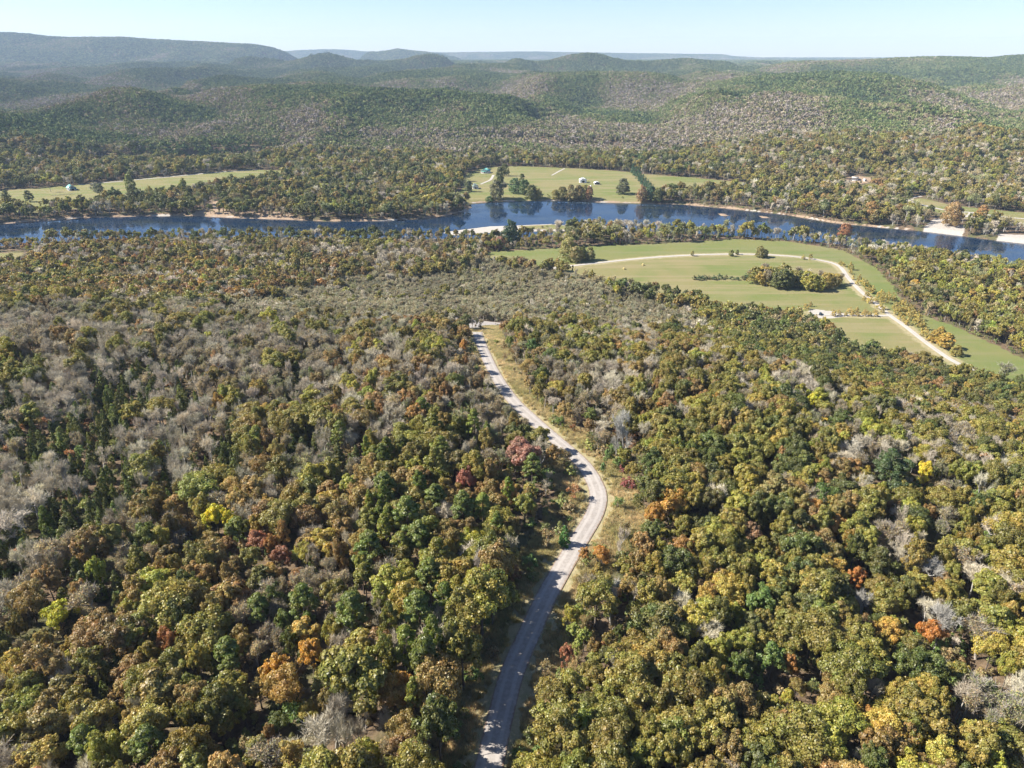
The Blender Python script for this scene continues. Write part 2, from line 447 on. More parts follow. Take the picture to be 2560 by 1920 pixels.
m, nt, out = new_mat('river_water'); g = N(nt)
vec = g.scaled(g.pos(), (0.35, 1.0, 1))
w1 = g.noise(0.9, 4, 0.6, vec); w2 = g.noise(0.035, 4, 0.6, g.scaled(g.pos(), (0.4, 1.2, 1)))
bp = g.n('ShaderNodeBump'); bp.inputs['Distance'].default_value = 0.02
g.set(bp.inputs['Strength'], g.smooth(w2, 0.42, 0.62)); nt.links.new(w1, bp.inputs['Height'])
rg = g.math('ADD', g.math('MULTIPLY', g.smooth(w2, 0.42, 0.62), 0.16), 0.04)
wc = g.mix(g.smooth(g.noise(0.02, 5, 0.65, g.scaled(g.pos(), (0.5, 1.6, 1))), 0.45, 0.7), (0.004, 0.016, 0.040), (0.022, 0.030, 0.030))
nt.links.new(g.bsdf(wc, rg, 0.5, Normal=bp.outputs[0], IOR=1.33), out.inputs[0]); M['water'] = m

def simple(name, a, b=None, scale=1.5, rough=0.8, spec=0.25, metal=0.0):
    m, nt, out = new_mat(name); g = N(nt)
    c = g.mix(g.noise(scale, 4), a, b or tuple(x * 0.8 for x in a))
    nt.links.new(g.bsdf(c, rough, spec, Metallic=metal), out.inputs[0]); return m
M['white_metal'] = simple('white_painted_metal', (0.70, 0.70, 0.69), (0.62, 0.62, 0.61))
M['white_board'] = simple('white_boards', (0.72, 0.70, 0.68), (0.60, 0.58, 0.56), 2)
M['green_roof'] = simple('green_metal_roof', (0.06, 0.26, 0.22), (0.08, 0.30, 0.25), 0.8, 0.4, 0.5)
M['pale_green_roof'] = simple('pale_green_metal_roof', (0.18, 0.42, 0.36), (0.24, 0.48, 0.42), 0.8, 0.4, 0.5)
M['grey_green_roof'] = simple('grey_green_shingles', (0.10, 0.15, 0.14), (0.16, 0.21, 0.19), 2)
M['grey_board'] = simple('grey_weathered_boards', (0.22, 0.22, 0.23), (0.30, 0.29, 0.29), 2)
M['tan_roof'] = simple('tan_metal_roof', (0.50, 0.45, 0.38), (0.42, 0.37, 0.31), 1)
M['dark'] = simple('dark_opening', (0.02, 0.02, 0.022))
M['glass'] = simple('window_glass', (0.03, 0.04, 0.05), None, 1, 0.15, 0.6)
M['concrete'] = simple('concrete', (0.55, 0.53, 0.50), (0.45, 0.43, 0.40))
M['wood'] = simple('pale_timber', (0.40, 0.34, 0.27), (0.28, 0.23, 0.18), 3)
M['hay'] = simple('hay', (0.52, 0.42, 0.18), (0.38, 0.30, 0.12), 6)
M['blue_paint'] = simple('dark_blue_paint', (0.025, 0.035, 0.05), None, 1, 0.25, 0.6)
M['pale_paint'] = simple('pale_car_paint', (0.45, 0.36, 0.36), None, 1, 0.3, 0.6)
M['rubber'] = simple('tyre_rubber', (0.02, 0.02, 0.02))
M['rock'] = simple('river_rock', (0.40, 0.36, 0.30), (0.25, 0.22, 0.18), 2)

# ---------------------------------------------------------------- terrain mesh
def axis(lo, hi, step, end_lo, end_hi, gr=0.028):
    a = list(np.arange(lo, hi + 0.1, step))
    s = step; x = a[-1]
    while x < end_hi: s *= 1 + gr; x += s; a.append(x)
    s = step; x = a[0]; b = []
    while x > end_lo: s *= 1 + gr * 2; x -= s; b.append(x)
    return np.array(b[::-1] + a)
gx = axis(-860, 860, 4.0, -13500, 13500)
gy = axis(60, 1340, 4.0, -1500, 14500, 0.022)
GX, GY = np.meshgrid(gx, gy)
GZ = height(GX, GY)
nx, ny = len(gx), len(gy)
idx = np.arange(nx * ny).reshape(ny, nx)
faces = np.stack([idx[:-1, :-1], idx[:-1, 1:], idx[1:, 1:], idx[1:, :-1]], -1).reshape(-1, 4)
fx_, fy_ = GX.ravel(), GY.ravel()
def msk(polys, scale=8.0):
    s = np.full(fx_.shape, 1e3)
    for p in polys: s = np.minimum(s, sdf(fx_, fy_, p, 20))
    return np.clip(-s / scale, -1, 1)
rs = sdf(fx_, fy_, river, 30)
m_field = msk([clearing, left_meadow, far_left, far_mid, bar_grass, right_meadow])
m_sand = msk([bar_poly, ramp_area, ramp2, pad_poly], 8)
m_sand = np.where(sdf(fx_, fy_, bar_grass, 20) < 0, -1, m_sand)
m_sand = np.maximum(m_sand, np.where((rs > -6) & (rs < 20) & (fy_ > 760), 0.10 - np.abs(rs - 0.5) / 3.0 + 1.0 * fbm(fx_ / 24, fy_ / 24, 8, 2), -1))
dr_ = side_of(main_road, fx_, fy_) if False else None
near_m = (np.abs(fx_) < 200) & (fy_ < 480)
sidev = np.full(fx_.shape, 1e3); sidev[near_m] = side_of(main_road, fx_[near_m], fy_[near_m])
m_dry = np.clip((9.0 - np.abs(sidev)) / 8, -1, 1)
m_dry = np.maximum(m_dry, msk([verge, verge_low]))
for lane in (field_lane, pad_lane):
    m_dry = np.maximum(m_dry, np.clip((5.0 - seg_dist(fx_, fy_, [tuple(p) for p in lane[::5]])) / 8, -1, 1))
m_fresh = msk([V([(1040,545),(1230,534),(1400,527),(1580,516),(1700,521),(1820,540),(1895,580),(1955,665),(2050,700),(2150,745),(2260,800),(2260,870),(2170,840),(2095,798),(2000,740),(1920,680),(1835,600),(1812,575),(1700,553),(1500,551),(1300,567),(1222,576)])], 14)
m_dirt = msk([soil, soil2, soil3, soil4, islet1, islet2])
m_dirt = np.maximum(m_dirt, np.where((rs > -6) & (rs < 20) & (fy_ > 760), 0.5 - np.abs(rs - 0.5) / 4.0 + 0.5 * fbm(fx_ / 18, fy_ / 18, 9, 2), -1))
me = make_mesh('ground', np.stack([fx_, fy_, GZ.ravel()], -1), faces, [M['ground']], smooth=True,
               attrs={'m_field': m_field, 'm_sand': m_sand, 'm_dry': m_dry, 'm_dirt': m_dirt, 'm_fresh': m_fresh})
tag(link('ground', me), kind='structure')
def ground_z(x, y):
    """height of the terrain mesh itself (bilinear)"""
    x = np.asarray(x, float); y = np.asarray(y, float)
    i = np.clip(np.searchsorted(gx, x) - 1, 0, nx - 2); j = np.clip(np.searchsorted(gy, y) - 1, 0, ny - 2)
    tx = (x - gx[i]) / (gx[i + 1] - gx[i]); ty = (y - gy[j]) / (gy[j + 1] - gy[j])
    return (GZ[j, i] * (1 - tx) + GZ[j, i + 1] * tx) * (1 - ty) + (GZ[j + 1, i] * (1 - tx) + GZ[j + 1, i + 1] * tx) * ty

me = make_mesh('river', [(-1500, 560, WATER), (1500, 560, WATER), (1500, 1150, WATER), (-1500, 1150, WATER)], np.array([[0, 1, 2, 3]]), [M['water']])
tag(link('river', me), kind='structure')

def strip(name, line, width, mat, lift=0.14, taper=None):
    n = len(line)
    t = np.gradient(line, axis=0); t /= np.linalg.norm(t, axis=1)[:, None] + 1e-9
    nrm = np.stack([t[:, 1], -t[:, 0]], -1)
    cols = np.linspace(-1, 1, 9)
    vs, ac = [], []
    for i in range(n):
        w = width if taper is None else width * taper(i / (n - 1))
        for k in cols:
            x, y = line[i] + nrm[i] * k * w / 2
            vs.append((x, y, 0)); ac.append(k)
    vs = np.array(vs); vs[:, 2] = ground_z(vs[:, 0], vs[:, 1]) + lift + 0.06 * (1 - np.array(ac) ** 2)
    id_ = np.arange(n * 9).reshape(n, 9)
    f = np.stack([id_[:-1, :-1], id_[:-1, 1:], id_[1:, 1:], id_[1:, :-1]], -1).reshape(-1, 4)
    me = make_mesh(name, vs, f, [mat], smooth=True, attrs={'across': np.array(ac)})
    return tag(link(name, me), kind='structure')
strip('road', main_road, 5.3, M['road'], 0.16)
strip('cross_road', cross_road, 9.0, M['road'], 0.150, None)
# the flared mouth where the road meets the crossing road
mp = [on_ground(*p) for p in [(992,688),(1082,700),(1062,705),(1045,716),(1042,742),(1024,742),(1016,712),(1004,699)]]
cx_, cy_ = np.mean(mp, axis=0)
vs = [(cx_, cy_)] + mp
vs = np.array([(a, b, float(ground_z(a, b)) + 0.11) for a, b in vs])
me = make_mesh('road_junction', vs, [[0, i + 1, (i + 1) % len(mp) + 1] for i in range(len(mp))], [M['road']], attrs={'across': np.zeros(len(vs))})
tag(link('road_junction', me), kind='structure')
strip('gravel_lane', field_lane, 4.0, M['gravel'])
strip('gravel_path', pad_lane, 3.6, M['gravel'], 0.12)
strip('lane', barn_lane, 5.0, M['gravel'])
strip('driveway', house_lane, 4.0, M['gravel'])
strip('footpath', hill_path, 3.0, M['gravel'])
strip('ramp_road', ramp_road, 5.0, M['gravel'])
strip('ramp_path', ramp_spur, 5.0, M['gravel'], 0.12)

# ---------------------------------------------------------------- tree building
def quads_from(centres, normals, size, rg, stretch=1.0, curl=0.25):
    n = len(centres)
    r = rg.normal(size=(n, 3))
    t = np.cross(normals, r); t /= np.linalg.norm(t, axis=1)[:, None] + 1e-9
    b = np.cross(normals, t); b /= np.linalg.norm(b, axis=1)[:, None] + 1e-9
    s = size[:, None]
    def k(): return rg.uniform(0.6, 1.25, (n, 1))
    v0 = centres + t * s * k() * stretch
    v1 = centres + b * s * k() + normals * s * rg.uniform(-curl, curl, (n, 1))
    v2 = centres - t * s * k() * stretch
    v3 = centres - b * s * k() + normals * s * rg.uniform(-curl, curl, (n, 1))
    V_ = np.stack([v0, v1, v2, v3], 1).reshape(-1, 3)
    F_ = np.arange(n * 4).reshape(n, 4)
    return V_, F_

def lobes(seed, h, r, nlobe, kind):
    """centres and radii of the leaf masses of a crown of height h and radius r"""
    rg = np.random.default_rng(seed)
    C, R, U = [], [], []
    if kind == 'oak':
        c0 = h * 0.60
        ax = rg.uniform(0, 6.28)
        nb = int(rg.integers(7, 11)); cl = []
        for j in range(nb):
            a = j * 2.399 + rg.uniform(-0.5, 0.5); q = math.sqrt((j + 0.4) / nb) * rg.uniform(0.62, 0.92)
            rr = r * (1 + 0.22 * math.sin(2 * a + ax))
            zc = h * (0.90 - 0.42 * q * q) * rg.uniform(0.84, 1.04)
            cl.append((np.array([math.cos(a) * rr * q, math.sin(a) * rr * q, zc - 0.10 * h]), r * rg.uniform(0.26, 0.46), h * rg.uniform(0.10, 0.20)))
        for i in range(nlobe):
            if i % 5:
                cc, cr, ch = cl[rg.integers(nb)]
                u = rg.normal(size=3); u /= np.linalg.norm(u); u[2] = abs(u[2]) * (1 if rg.uniform() < 0.72 else -1)
                p = cc + u * np.array([cr, cr, ch]) * rg.uniform(0.6, 1.0)
                out = (p - np.array([0, 0, c0])); out /= np.linalg.norm(out) + 1e-6
                C.append(p); R.append(rg.uniform(0.12, 0.24) * r); U.append(0.6 * u + 0.6 * out); continue
            u = rg.normal(size=3); u /= np.linalg.norm(u)
            if u[2] < -0.45: u[2] *= -1
            a = math.atan2(u[1], u[0])
            rr = r * (1 + 0.20 * math.sin(2 * a + ax) + 0.14 * math.sin(3 * a + ax * 2.3) + 0.08 * math.sin(7 * a))
            q = rg.uniform(0.3, 0.85)
            p = np.array([u[0] * rr * q, u[1] * rr * q, c0 + u[2] * (h - c0) * 0.80 * q])
            C.append(p); R.append(rg.uniform(0.16, 0.30) * r * (1.15 - 0.3 * q)); U.append(u)
    elif kind == 'full':
        ax = rg.uniform(0, 6.28)
        for i in range(nlobe):
            t = rg.uniform(0, 1); a = rg.uniform(0, 6.28)
            rr = r * (math.sin(math.pi * (0.16 + 0.80 * t) ** 0.8) ** 0.6) * (1 + 0.2 * math.sin(2 * a + ax) + 0.12 * math.sin(5 * a + 7 * t)) * rg.uniform(0.5, 1.0)
            C.append(np.array([math.cos(a) * rr, math.sin(a) * rr, h * (0.10 + 0.84 * t)])); R.append(rg.uniform(0.17, 0.30) * r)
            U.append(np.array([math.cos(a), math.sin(a), 1.6 * t - 0.3]))
    elif kind == 'pine':
        for i in range(nlobe):
            t = rg.uniform(0, 1) ** 0.8
            z = h * (0.48 + 0.50 * t)
            rr = r * (1 - t ** 2.4) * rg.uniform(0.35, 1.0) + 0.15
            a = rg.uniform(0, 6.28)
            C.append(np.array([math.cos(a) * rr, math.sin(a) * rr, z])); R.append(rg.uniform(0.18, 0.30) * r)
            U.append(np.array([math.cos(a), math.sin(a), 0.7]))
    elif kind == 'cedar':
        for i in range(nlobe):
            t = rg.uniform(0, 1) ** 1.25
            z = h * (0.08 + 0.90 * t)
            rr = r * (1 - t) ** 0.75 * rg.uniform(0.55, 1.0)
            a = rg.uniform(0, 6.28)
            C.append(np.array([math.cos(a) * rr, math.sin(a) * rr, z])); R.append(r * (0.16 + 0.16 * (1 - t)) * rg.uniform(0.8, 1.2))
            U.append(np.array([math.cos(a), math.sin(a), 0.45]))
    elif kind == 'bush':
        for i in range(nlobe):
            u = rg.normal(size=3); u /= np.linalg.norm(u); u[2] = abs(u[2])
            q = rg.uniform(0.45, 1.0)
            C.append(np.array([u[0] * r * q, u[1] * r * q, h * 0.12 + u[2] * h * 0.75 * q])); R.append(rg.uniform(0.18, 0.34) * r); U.append(u)
    return np.array(C), np.array(R), np.array(U)

def crown_arrays(seed, h, r, nlobe, nleaf, leaf, kind='oak', sparse=1.0):
    rg = np.random.default_rng(seed + 999)
    C, R, U = lobes(seed, h, r, nlobe, kind)
    w = R ** 2; w = w / w.sum()
    which = rg.choice(len(C), nleaf, p=w)
    d = rg.normal(size=(nleaf, 3)) + 0.75 * U[which] + np.array([0, 0, 0.35])
    d /= np.linalg.norm(d, axis=1)[:, None]
    flat = 0.62 if kind == 'pine' else 0.85
    rad = R[which] * rg.uniform(0.72, 1.08, nleaf) * (1 + 0.18 * np.sin(d[:, 0] * 7 + which) * np.sin(d[:, 1] * 6 + which * 2.1))
    cen = C[which] + d * rad[:, None] * np.array([1, 1, flat])
    nrm = d + rg.normal(size=(nleaf, 3)) * 0.42
    nrm /= np.linalg.norm(nrm, axis=1)[:, None]
    sz = leaf * rg.uniform(0.6, 1.35, nleaf)
    V_, F_ = quads_from(cen, nrm, sz, rg, 1.5 if kind == 'pine' else 1.0)
    lv = rg.uniform(0.84, 1.18, len(C))[which] * rg.uniform(0.72, 1.30, nleaf)
    hv = np.clip(rg.uniform(0.1, 0.9, len(C))[which] * 0.6 + rg.uniform(0, 1, nleaf) * 0.4, 0, 1)
    return V_, F_, np.repeat(lv, 4), np.repeat(hv, 4), (C, R)

def tube(path, radii, sides=5):
    path = np.array(path, float); n = len(path)
    t = np.gradient(path, axis=0); t /= np.linalg.norm(t, axis=1)[:, None] + 1e-9
    up = np.array([0.31, 0.17, 0.93]) if abs(t[0, 2]) < 0.8 else np.array([1, 0.1, 0])
    a = np.cross(t, up); a /= np.linalg.norm(a, axis=1)[:, None] + 1e-9
    b = np.cross(t, a)
    ang = np.arange(sides) * 2 * math.pi / sides
    ring = a[:, None, :] * np.cos(ang)[None, :, None] + b[:, None, :] * np.sin(ang)[None, :, None]
    V_ = (path[:, None, :] + ring * np.array(radii)[:, None, None]).reshape(-1, 3)
    id_ = np.arange(n * sides).reshape(n, sides)
    nx_ = np.roll(id_, -1, axis=1)
    F_ = np.stack([id_[:-1], nx_[:-1], nx_[1:], id_[1:]], -1).reshape(-1, 4)
    return V_, F_

def join(parts):
    Vs, Fs, o = [], [], 0
    for v, f in parts:
        Vs.append(v); Fs.append(f + o); o += len(v)
    return np.concatenate(Vs), np.concatenate(Fs)

def trunk_arrays(seed, h, C, nlimb, r0, kind='oak', sides=6):
    """tapered trunk and limbs that reach into the leaf masses"""
    rg = np.random.default_rng(seed + 5)
    parts = []
    top = h * (0.95 if kind in ('pine', 'cedar') else 0.62)
    lean = rg.normal(0, 0.025 * h, 2)
    ts = np.linspace(0, 1, 6)
    path = [(lean[0] * t * t, lean[1] * t * t, top * t - 0.5 * (t == 0)) for t in ts]
    parts.append(tube(path, r0 * (1.25 - 0.95 * ts ** 0.8) * np.where(ts == 0, 1.35, 1), sides))
    for i in rg.choice(len(C), min(nlimb, len(C)), replace=False):
        c = C[i]
        zz = max(h * 0.22, min(top * 0.95, c[2] - np.hypot(c[0], c[1]) * rg.uniform(0.5, 0.9)))
        k = zz / top
        s = np.array([lean[0] * k * k, lean[1] * k * k, zz])
        mid = (s + c) / 2 + np.array([0, 0, -0.06 * h if kind == 'oak' else 0.0]) + rg.normal(0, 0.25, 3)
        q = r0 * (1.25 - 0.95 * k ** 0.8) * 0.45
        parts.append(tube([s, mid, c], [q, q * 0.65, q * 0.22], max(3, sides - 2)))
    return join(parts)

def bare_arrays(seed, h, r, ntwig, tw=0.05, sides=5, white=False):
    """a leafless tree: forking limbs ending in a haze of twigs"""
    rg = np.random.default_rng(seed)
    tubes = []; tips = []
    def grow(p, d, L, rad, lev):
        n = 4 if lev < 2 else 3
        pts = [p]; dd = d.copy()
        for i in range(n - 1):
            dd = dd + rg.normal(0, 0.13, 3) + np.array([0, 0, 0.10]); dd /= np.linalg.norm(dd)
            pts.append(pts[-1] + dd * L / (n - 1))
        rr = np.linspace(rad, rad * (0.55 if lev < 3 else 0.35), n)
        tubes.append(tube(pts, rr * (1.0 if lev < 1 else 1.45), sides if lev < 2 else 3))
        if lev >= 3:
            tips.append((pts, dd)); return
        k = {0: 6, 1: 4, 2: 4}[lev]
        a0 = rg.uniform(0, 6.28)
        for i in range(k):
            a = a0 + i * 2.399 + rg.normal(0, 0.3)
            base_i = n - 1 if (i < 2 or lev == 0 and i < 4) else rg.integers(1, n)
            ax = np.cross(dd, [math.cos(a), math.sin(a), 0.2]); ax /= np.linalg.norm(ax)
            spread = rg.uniform(0.35, 0.85) if lev else rg.uniform(0.35, 1.0)
            nd = dd * math.cos(spread) + ax * math.sin(spread); nd[2] = abs(nd[2]) * 0.8 + 0.15; nd /= np.linalg.norm(nd)
            grow(pts[base_i], nd, L * rg.uniform(0.55, 0.8) * (r / h * 1.55 if lev == 0 else 1), rr[base_i] * 0.6, lev + 1)
    grow(np.array([0, 0, -0.4]), np.array([rg.normal(0, 0.04), rg.normal(0, 0.04), 1.0]), h * 0.42, 0.022 * h, 0)
    per = max(1, ntwig // len(tips))
    P, D_ = [], []
    for pts, dd in tips:
        for j in range(per):
            i = rg.integers(0, len(pts) - 1); t = rg.uniform()
            P.append(pts[i] * (1 - t) + pts[i + 1] * t)
            v = dd * 0.8 + rg.normal(0, 0.55, 3) + np.array([0, 0, 0.25]); D_.append(v / np.linalg.norm(v))
    P = np.array(P); D_ = np.array(D_); n = len(P)
    L = rg.uniform(0.5, 1.5, n)[:, None] * h / 13
    w = np.cross(D_, rg.normal(size=(n, 3))); w /= np.linalg.norm(w, axis=1)[:, None]
    q = np.stack([P - w * tw / 2, P + w * tw / 2, P + D_ * L + w * tw / 5, P + D_ * L - w * tw / 5], 1).reshape(-1, 3)
    tv, tf = join(tubes)
    # scale to requested size
    sc = np.array([1, 1, 1.0]); allp = np.concatenate([tv, q]); zmax = allp[:, 2].max(); rm = np.percentile(np.hypot(allp[:, 0], allp[:, 1]), 98)
    sc = np.array([r / rm, r / rm, h / zmax])
    return tv * sc, tf, q * sc, np.arange(n * 4).reshape(n, 4), P * sc

PROTO = {}       # family -> list of dicts(crown mesh, trunk mesh, joined mesh)
def add_proto(fam, cv, cf, cvar, chue, tv, tf, bark, leafmat):
    i = len(PROTO.setdefault(fam, []))
    one = np.ones(len(tv))
    crown = make_mesh(fam + '_crown', cv, cf, [leafmat], attrs={'var': cvar, 'hue': chue})
    trunk = make_mesh(fam + '_trunk', tv, tf, [bark], smooth=True, attrs={'var': one, 'hue': one * 0.5})
    jv = np.concatenate([cv, tv]); jf = np.concatenate([cf, tf + len(cv)])
    both = make_mesh(fam + '_tree', jv, jf, [leafmat, bark], mat_idx=[0] * len(cf) + [1] * len(tf), attrs={'var': np.concatenate([cvar, one]), 'hue': np.concatenate([chue, one * 0.5])})
    PROTO[fam].append(dict(crown=crown, trunk=trunk, both=both))

for k in range(9):                                               # near broadleaf crowns
    h = 13.0; r = (4.4, 5.0, 4.0, 4.7, 5.4, 4.2, 4.9, 3.7, 4.5)[k]
    cv, cf, a, b, (C, R) = crown_arrays(100 + k, h, r, (95, 115, 80, 100, 130, 86, 110, 75, 90)[k], 10500, 0.175)
    tv, tf = trunk_arrays(100 + k, h, C, 26, 0.26)
    add_proto('oak', cv, cf, a, b, tv, tf, M['dark_bark'], M['leaf'])
for k in range(6):                                               # open-grown trees, leafy almost to the ground
    h = 13.0; r = (4.6, 5.2, 4.0, 4.9, 4.3, 3.8)[k]
    cv, cf, a, b, (C, R) = crown_arrays(180 + k, h, r, 120, 4200, 0.32, 'full')
    tv, tf = trunk_arrays(180 + k, h, C, 16, 0.28)
    add_proto('full', cv, cf, a, b, tv, tf, M['dark_bark'], M['leaf'])
for k in range(7):                                               # the same kind for the middle distance
    h = 13.0; r = (4.4, 5.0, 4.0, 4.7, 5.4, 4.2, 4.9)[k]
    cv, cf, a, b, (C, R) = crown_arrays(150 + k, h, r, 60, 1500, 0.44)
    tv, tf = trunk_arrays(150 + k, h, C, 8, 0.26, sides=4)
    add_proto('oakmid', cv, cf, a, b, tv, tf, M['dark_bark'], M['leaf'])
for k in range(6):                                               # leafless trees
    h = 13.0; r = (4.2, 4.8, 3.8, 5.0, 4.4, 4.0)[k]
    tv, tf, qv, qf, P_ = bare_arrays(200 + k, h, r, 1900, 0.055)
    rg = np.random.default_rng(k)
    add_proto('bare', qv, qf, np.repeat(rg.uniform(0.75, 1.2, len(qf)), 4), np.repeat(rg.uniform(0, 1, len(qf)), 4), tv, tf, M['pale_bark'], M['twig'])
for k in range(5):                                               # thinly leafed trees
    h = 12.5; r = (4.2, 4.6, 3.9, 4.9, 4.4)[k]
    tv, tf, qv, qf, P_ = bare_arrays(230 + k, h, r, 1300, 0.055)
    rg = np.random.default_rng(40 + k)
    pick = rg.integers(0, len(P_), 2600)
    cen = P_[pick] + rg.normal(0, 0.38, (2600, 3)) + np.array([0, 0, 0.2])
    nn = rg.normal(size=(2600, 3)) + np.array([0, 0, 0.8]); nn /= np.linalg.norm(nn, axis=1)[:, None]
    V_, F_ = quads_from(cen, nn, 0.16 * rg.uniform(0.6, 1.3, 2600), rg)
    tv2, tf2 = join([(tv, tf), (qv, qf)])
    add_proto('thin', V_, F_, np.repeat(rg.uniform(0.7, 1.3, len(F_)), 4), np.repeat(rg.uniform(0, 1, len(F_)), 4), tv2, tf2, M['bark'], M['leaf'])
for k in range(4):
    h = 12.5; r = (4.2, 4.7, 3.9, 4.4)[k]
    tv, tf, qv, qf, P_ = bare_arrays(260 + k, h, r, 460, 0.12, 3)
    rg = np.random.default_rng(60 + k); n_ = 380
    pick = rg.integers(0, len(P_), n_)
    cen = P_[pick] + rg.normal(0, 0.5, (n_, 3))
    nn = rg.normal(size=(n_, 3)) + np.array([0, 0, 0.6]); nn /= np.linalg.norm(nn, axis=1)[:, None]
    V_, F_ = quads_from(cen, nn, 0.34 * rg.uniform(0.6, 1.3, n_), rg)
    V2, F2 = join([(V_, F_), (qv, qf)])
    add_proto('baremid', V2, F2, np.repeat(rg.uniform(0.75, 1.2, len(F2)), 4), np.repeat(rg.uniform(0, 1, len(F2)), 4), tv, tf, M['pale_bark'], M['twig'])
for k in range(4):
    h = 8.5; r = (2.3, 2.7, 2.0, 2.5)[k]
    cv, cf, a, b, (C, R) = crown_arrays(300 + k, h, r, 85, 5200, 0.14, 'cedar')
    tv, tf = trunk_arrays(300 + k, h, C, 10, 0.16, 'cedar', 5)
    add_proto('cedar', cv, cf, a, b, tv, tf, M['dark_bark'], M['leaf'])
for k in range(4):
    h = 16.0; r = (3.2, 3.6, 2.9, 3.3)[k]
    cv, cf, a, b, (C, R) = crown_arrays(330 + k, h, r, 60, 7000, 0.17, 'pine')
    tv, tf = trunk_arrays(330 + k, h, C, 20, 0.24, 'pine', 6)
    add_proto('pine', cv, cf, a, b, tv, tf, M['dark_bark'], M['leaf'])
for k in range(4):                                               # shrubs and saplings
    h = 4.0; r = (1.5, 1.9, 1.3, 1.7)[k]
    cv, cf, a, b, (C, R) = crown_arrays(360 + k, h, r, 26, 1100, 0.14, 'bush')
    tv, tf = trunk_arrays(360 + k, h, C, 7, 0.07, 'oak', 4)
    add_proto('bush', cv, cf, a, b, tv, tf, M['bark'], M['leaf'])
for k in range(3):                                               # thin regrowth stems
    h = 5.0; r = (1.7, 2.0, 1.5)[k]
    tv, tf, qv, qf, P_ = bare_arrays(390 + k, h, r, 260, 0.07, 3)
    rg = np.random.default_rng(80 + k); n_ = 420
    pick = rg.integers(0, len(P_), n_)
    cen = P_[pick] + rg.normal(0, 0.25, (n_, 3))
    nn = rg.normal(size=(n_, 3)) + np.array([0, 0, 0.6]); nn /= np.linalg.norm(nn, axis=1)[:, None]
    V_, F_ = quads_from(cen, nn, 0.17 * rg.uniform(0.6, 1.3, n_), rg)
    V2, F2 = join([(V_, F_), (qv, qf)])
    add_proto('regrow', V2, F2, np.repeat(rg.uniform(0.75, 1.2, len(F2)), 4), np.repeat(rg.uniform(0, 1, len(F2)), 4), tv, tf, M['bark'], M['leaf'])

# ---------------------------------------------------------------- species
#            families(near, mid)   linear colour          jitter  height range
SPECIES = {
    'olive':  (('oak', 'oakmid'), (0.132, 0.124, 0.032), 0.14, (11, 15.5)),
    'dark':   (('oak', 'oakmid'), (0.072, 0.084, 0.024), 0.14, (11, 15)),
    'lime':   (('oak', 'oakmid'), (0.172, 0.172, 0.036), 0.12, (9, 14)),
    'brown':  (('oak', 'oakmid'), (0.160, 0.122, 0.048), 0.14, (10.5, 14.5)),
    'russet': (('oak', 'oakmid'), (0.165, 0.115, 0.050), 0.13, (9, 13.5)),
    'orange': (('oak', 'oakmid'), (0.225, 0.145, 0.045), 0.12, (8.5, 13)),
    'gold':   (('oak', 'oakmid'), (0.205, 0.168, 0.045), 0.12, (9, 13.5)),
    'yellow': (('oak', 'oakmid'), (0.340, 0.300, 0.035), 0.10, (7, 11)),
    'grey':   (('bare', 'baremid'), (0.345, 0.322, 0.272), 0.15, (9, 13)),
    'thin':   (('thin', 'baremid'), (0.190, 0.165, 0.098), 0.16, (9, 13)),
    'thing':  (('thin', 'baremid'), (0.150, 0.160, 0.080), 0.18, (9, 13)),
    'cedar':  (('cedar', 'cedar'), (0.072, 0.088, 0.022), 0.16, (6, 10)),
    'pine':   (('pine', 'pine'), (0.112, 0.130, 0.026), 0.12, (12, 17)),
    'regrow': (('regrow', 'regrow'), (0.165, 0.150, 0.085), 0.18, (3.5, 6.5)),
}
for s_ in SPECIES:                                               # leaf albedo per species
    a_, c_, j_, h_ = SPECIES[s_]
    SPECIES[s_] = (a_, tuple(c_[i] * (1.85, 1.76, 1.55)[i] * (0.80 if s_ == 'grey' else 1) for i in range(3)), j_, h_)
LEAFK = np.array((1.28, 1.35, 1.4))
SPN = list(SPECIES)
KIND_OF = {'olive': 'oak_tree', 'dark': 'oak_tree', 'lime': 'oak_tree', 'brown': 'oak_tree', 'russet': 'oak_tree', 'orange': 'oak_tree', 'gold': 'oak_tree', 'yellow': 'oak_tree',
           'grey': 'bare_tree', 'thin': 'thin_crowned_tree', 'thing': 'thin_crowned_tree', 'cedar': 'cedar_tree', 'pine': 'pine_tree', 'regrow': 'sapling'}
def mixd(**k): return np.array([k.get(s, 0.0) for s in SPN], float)
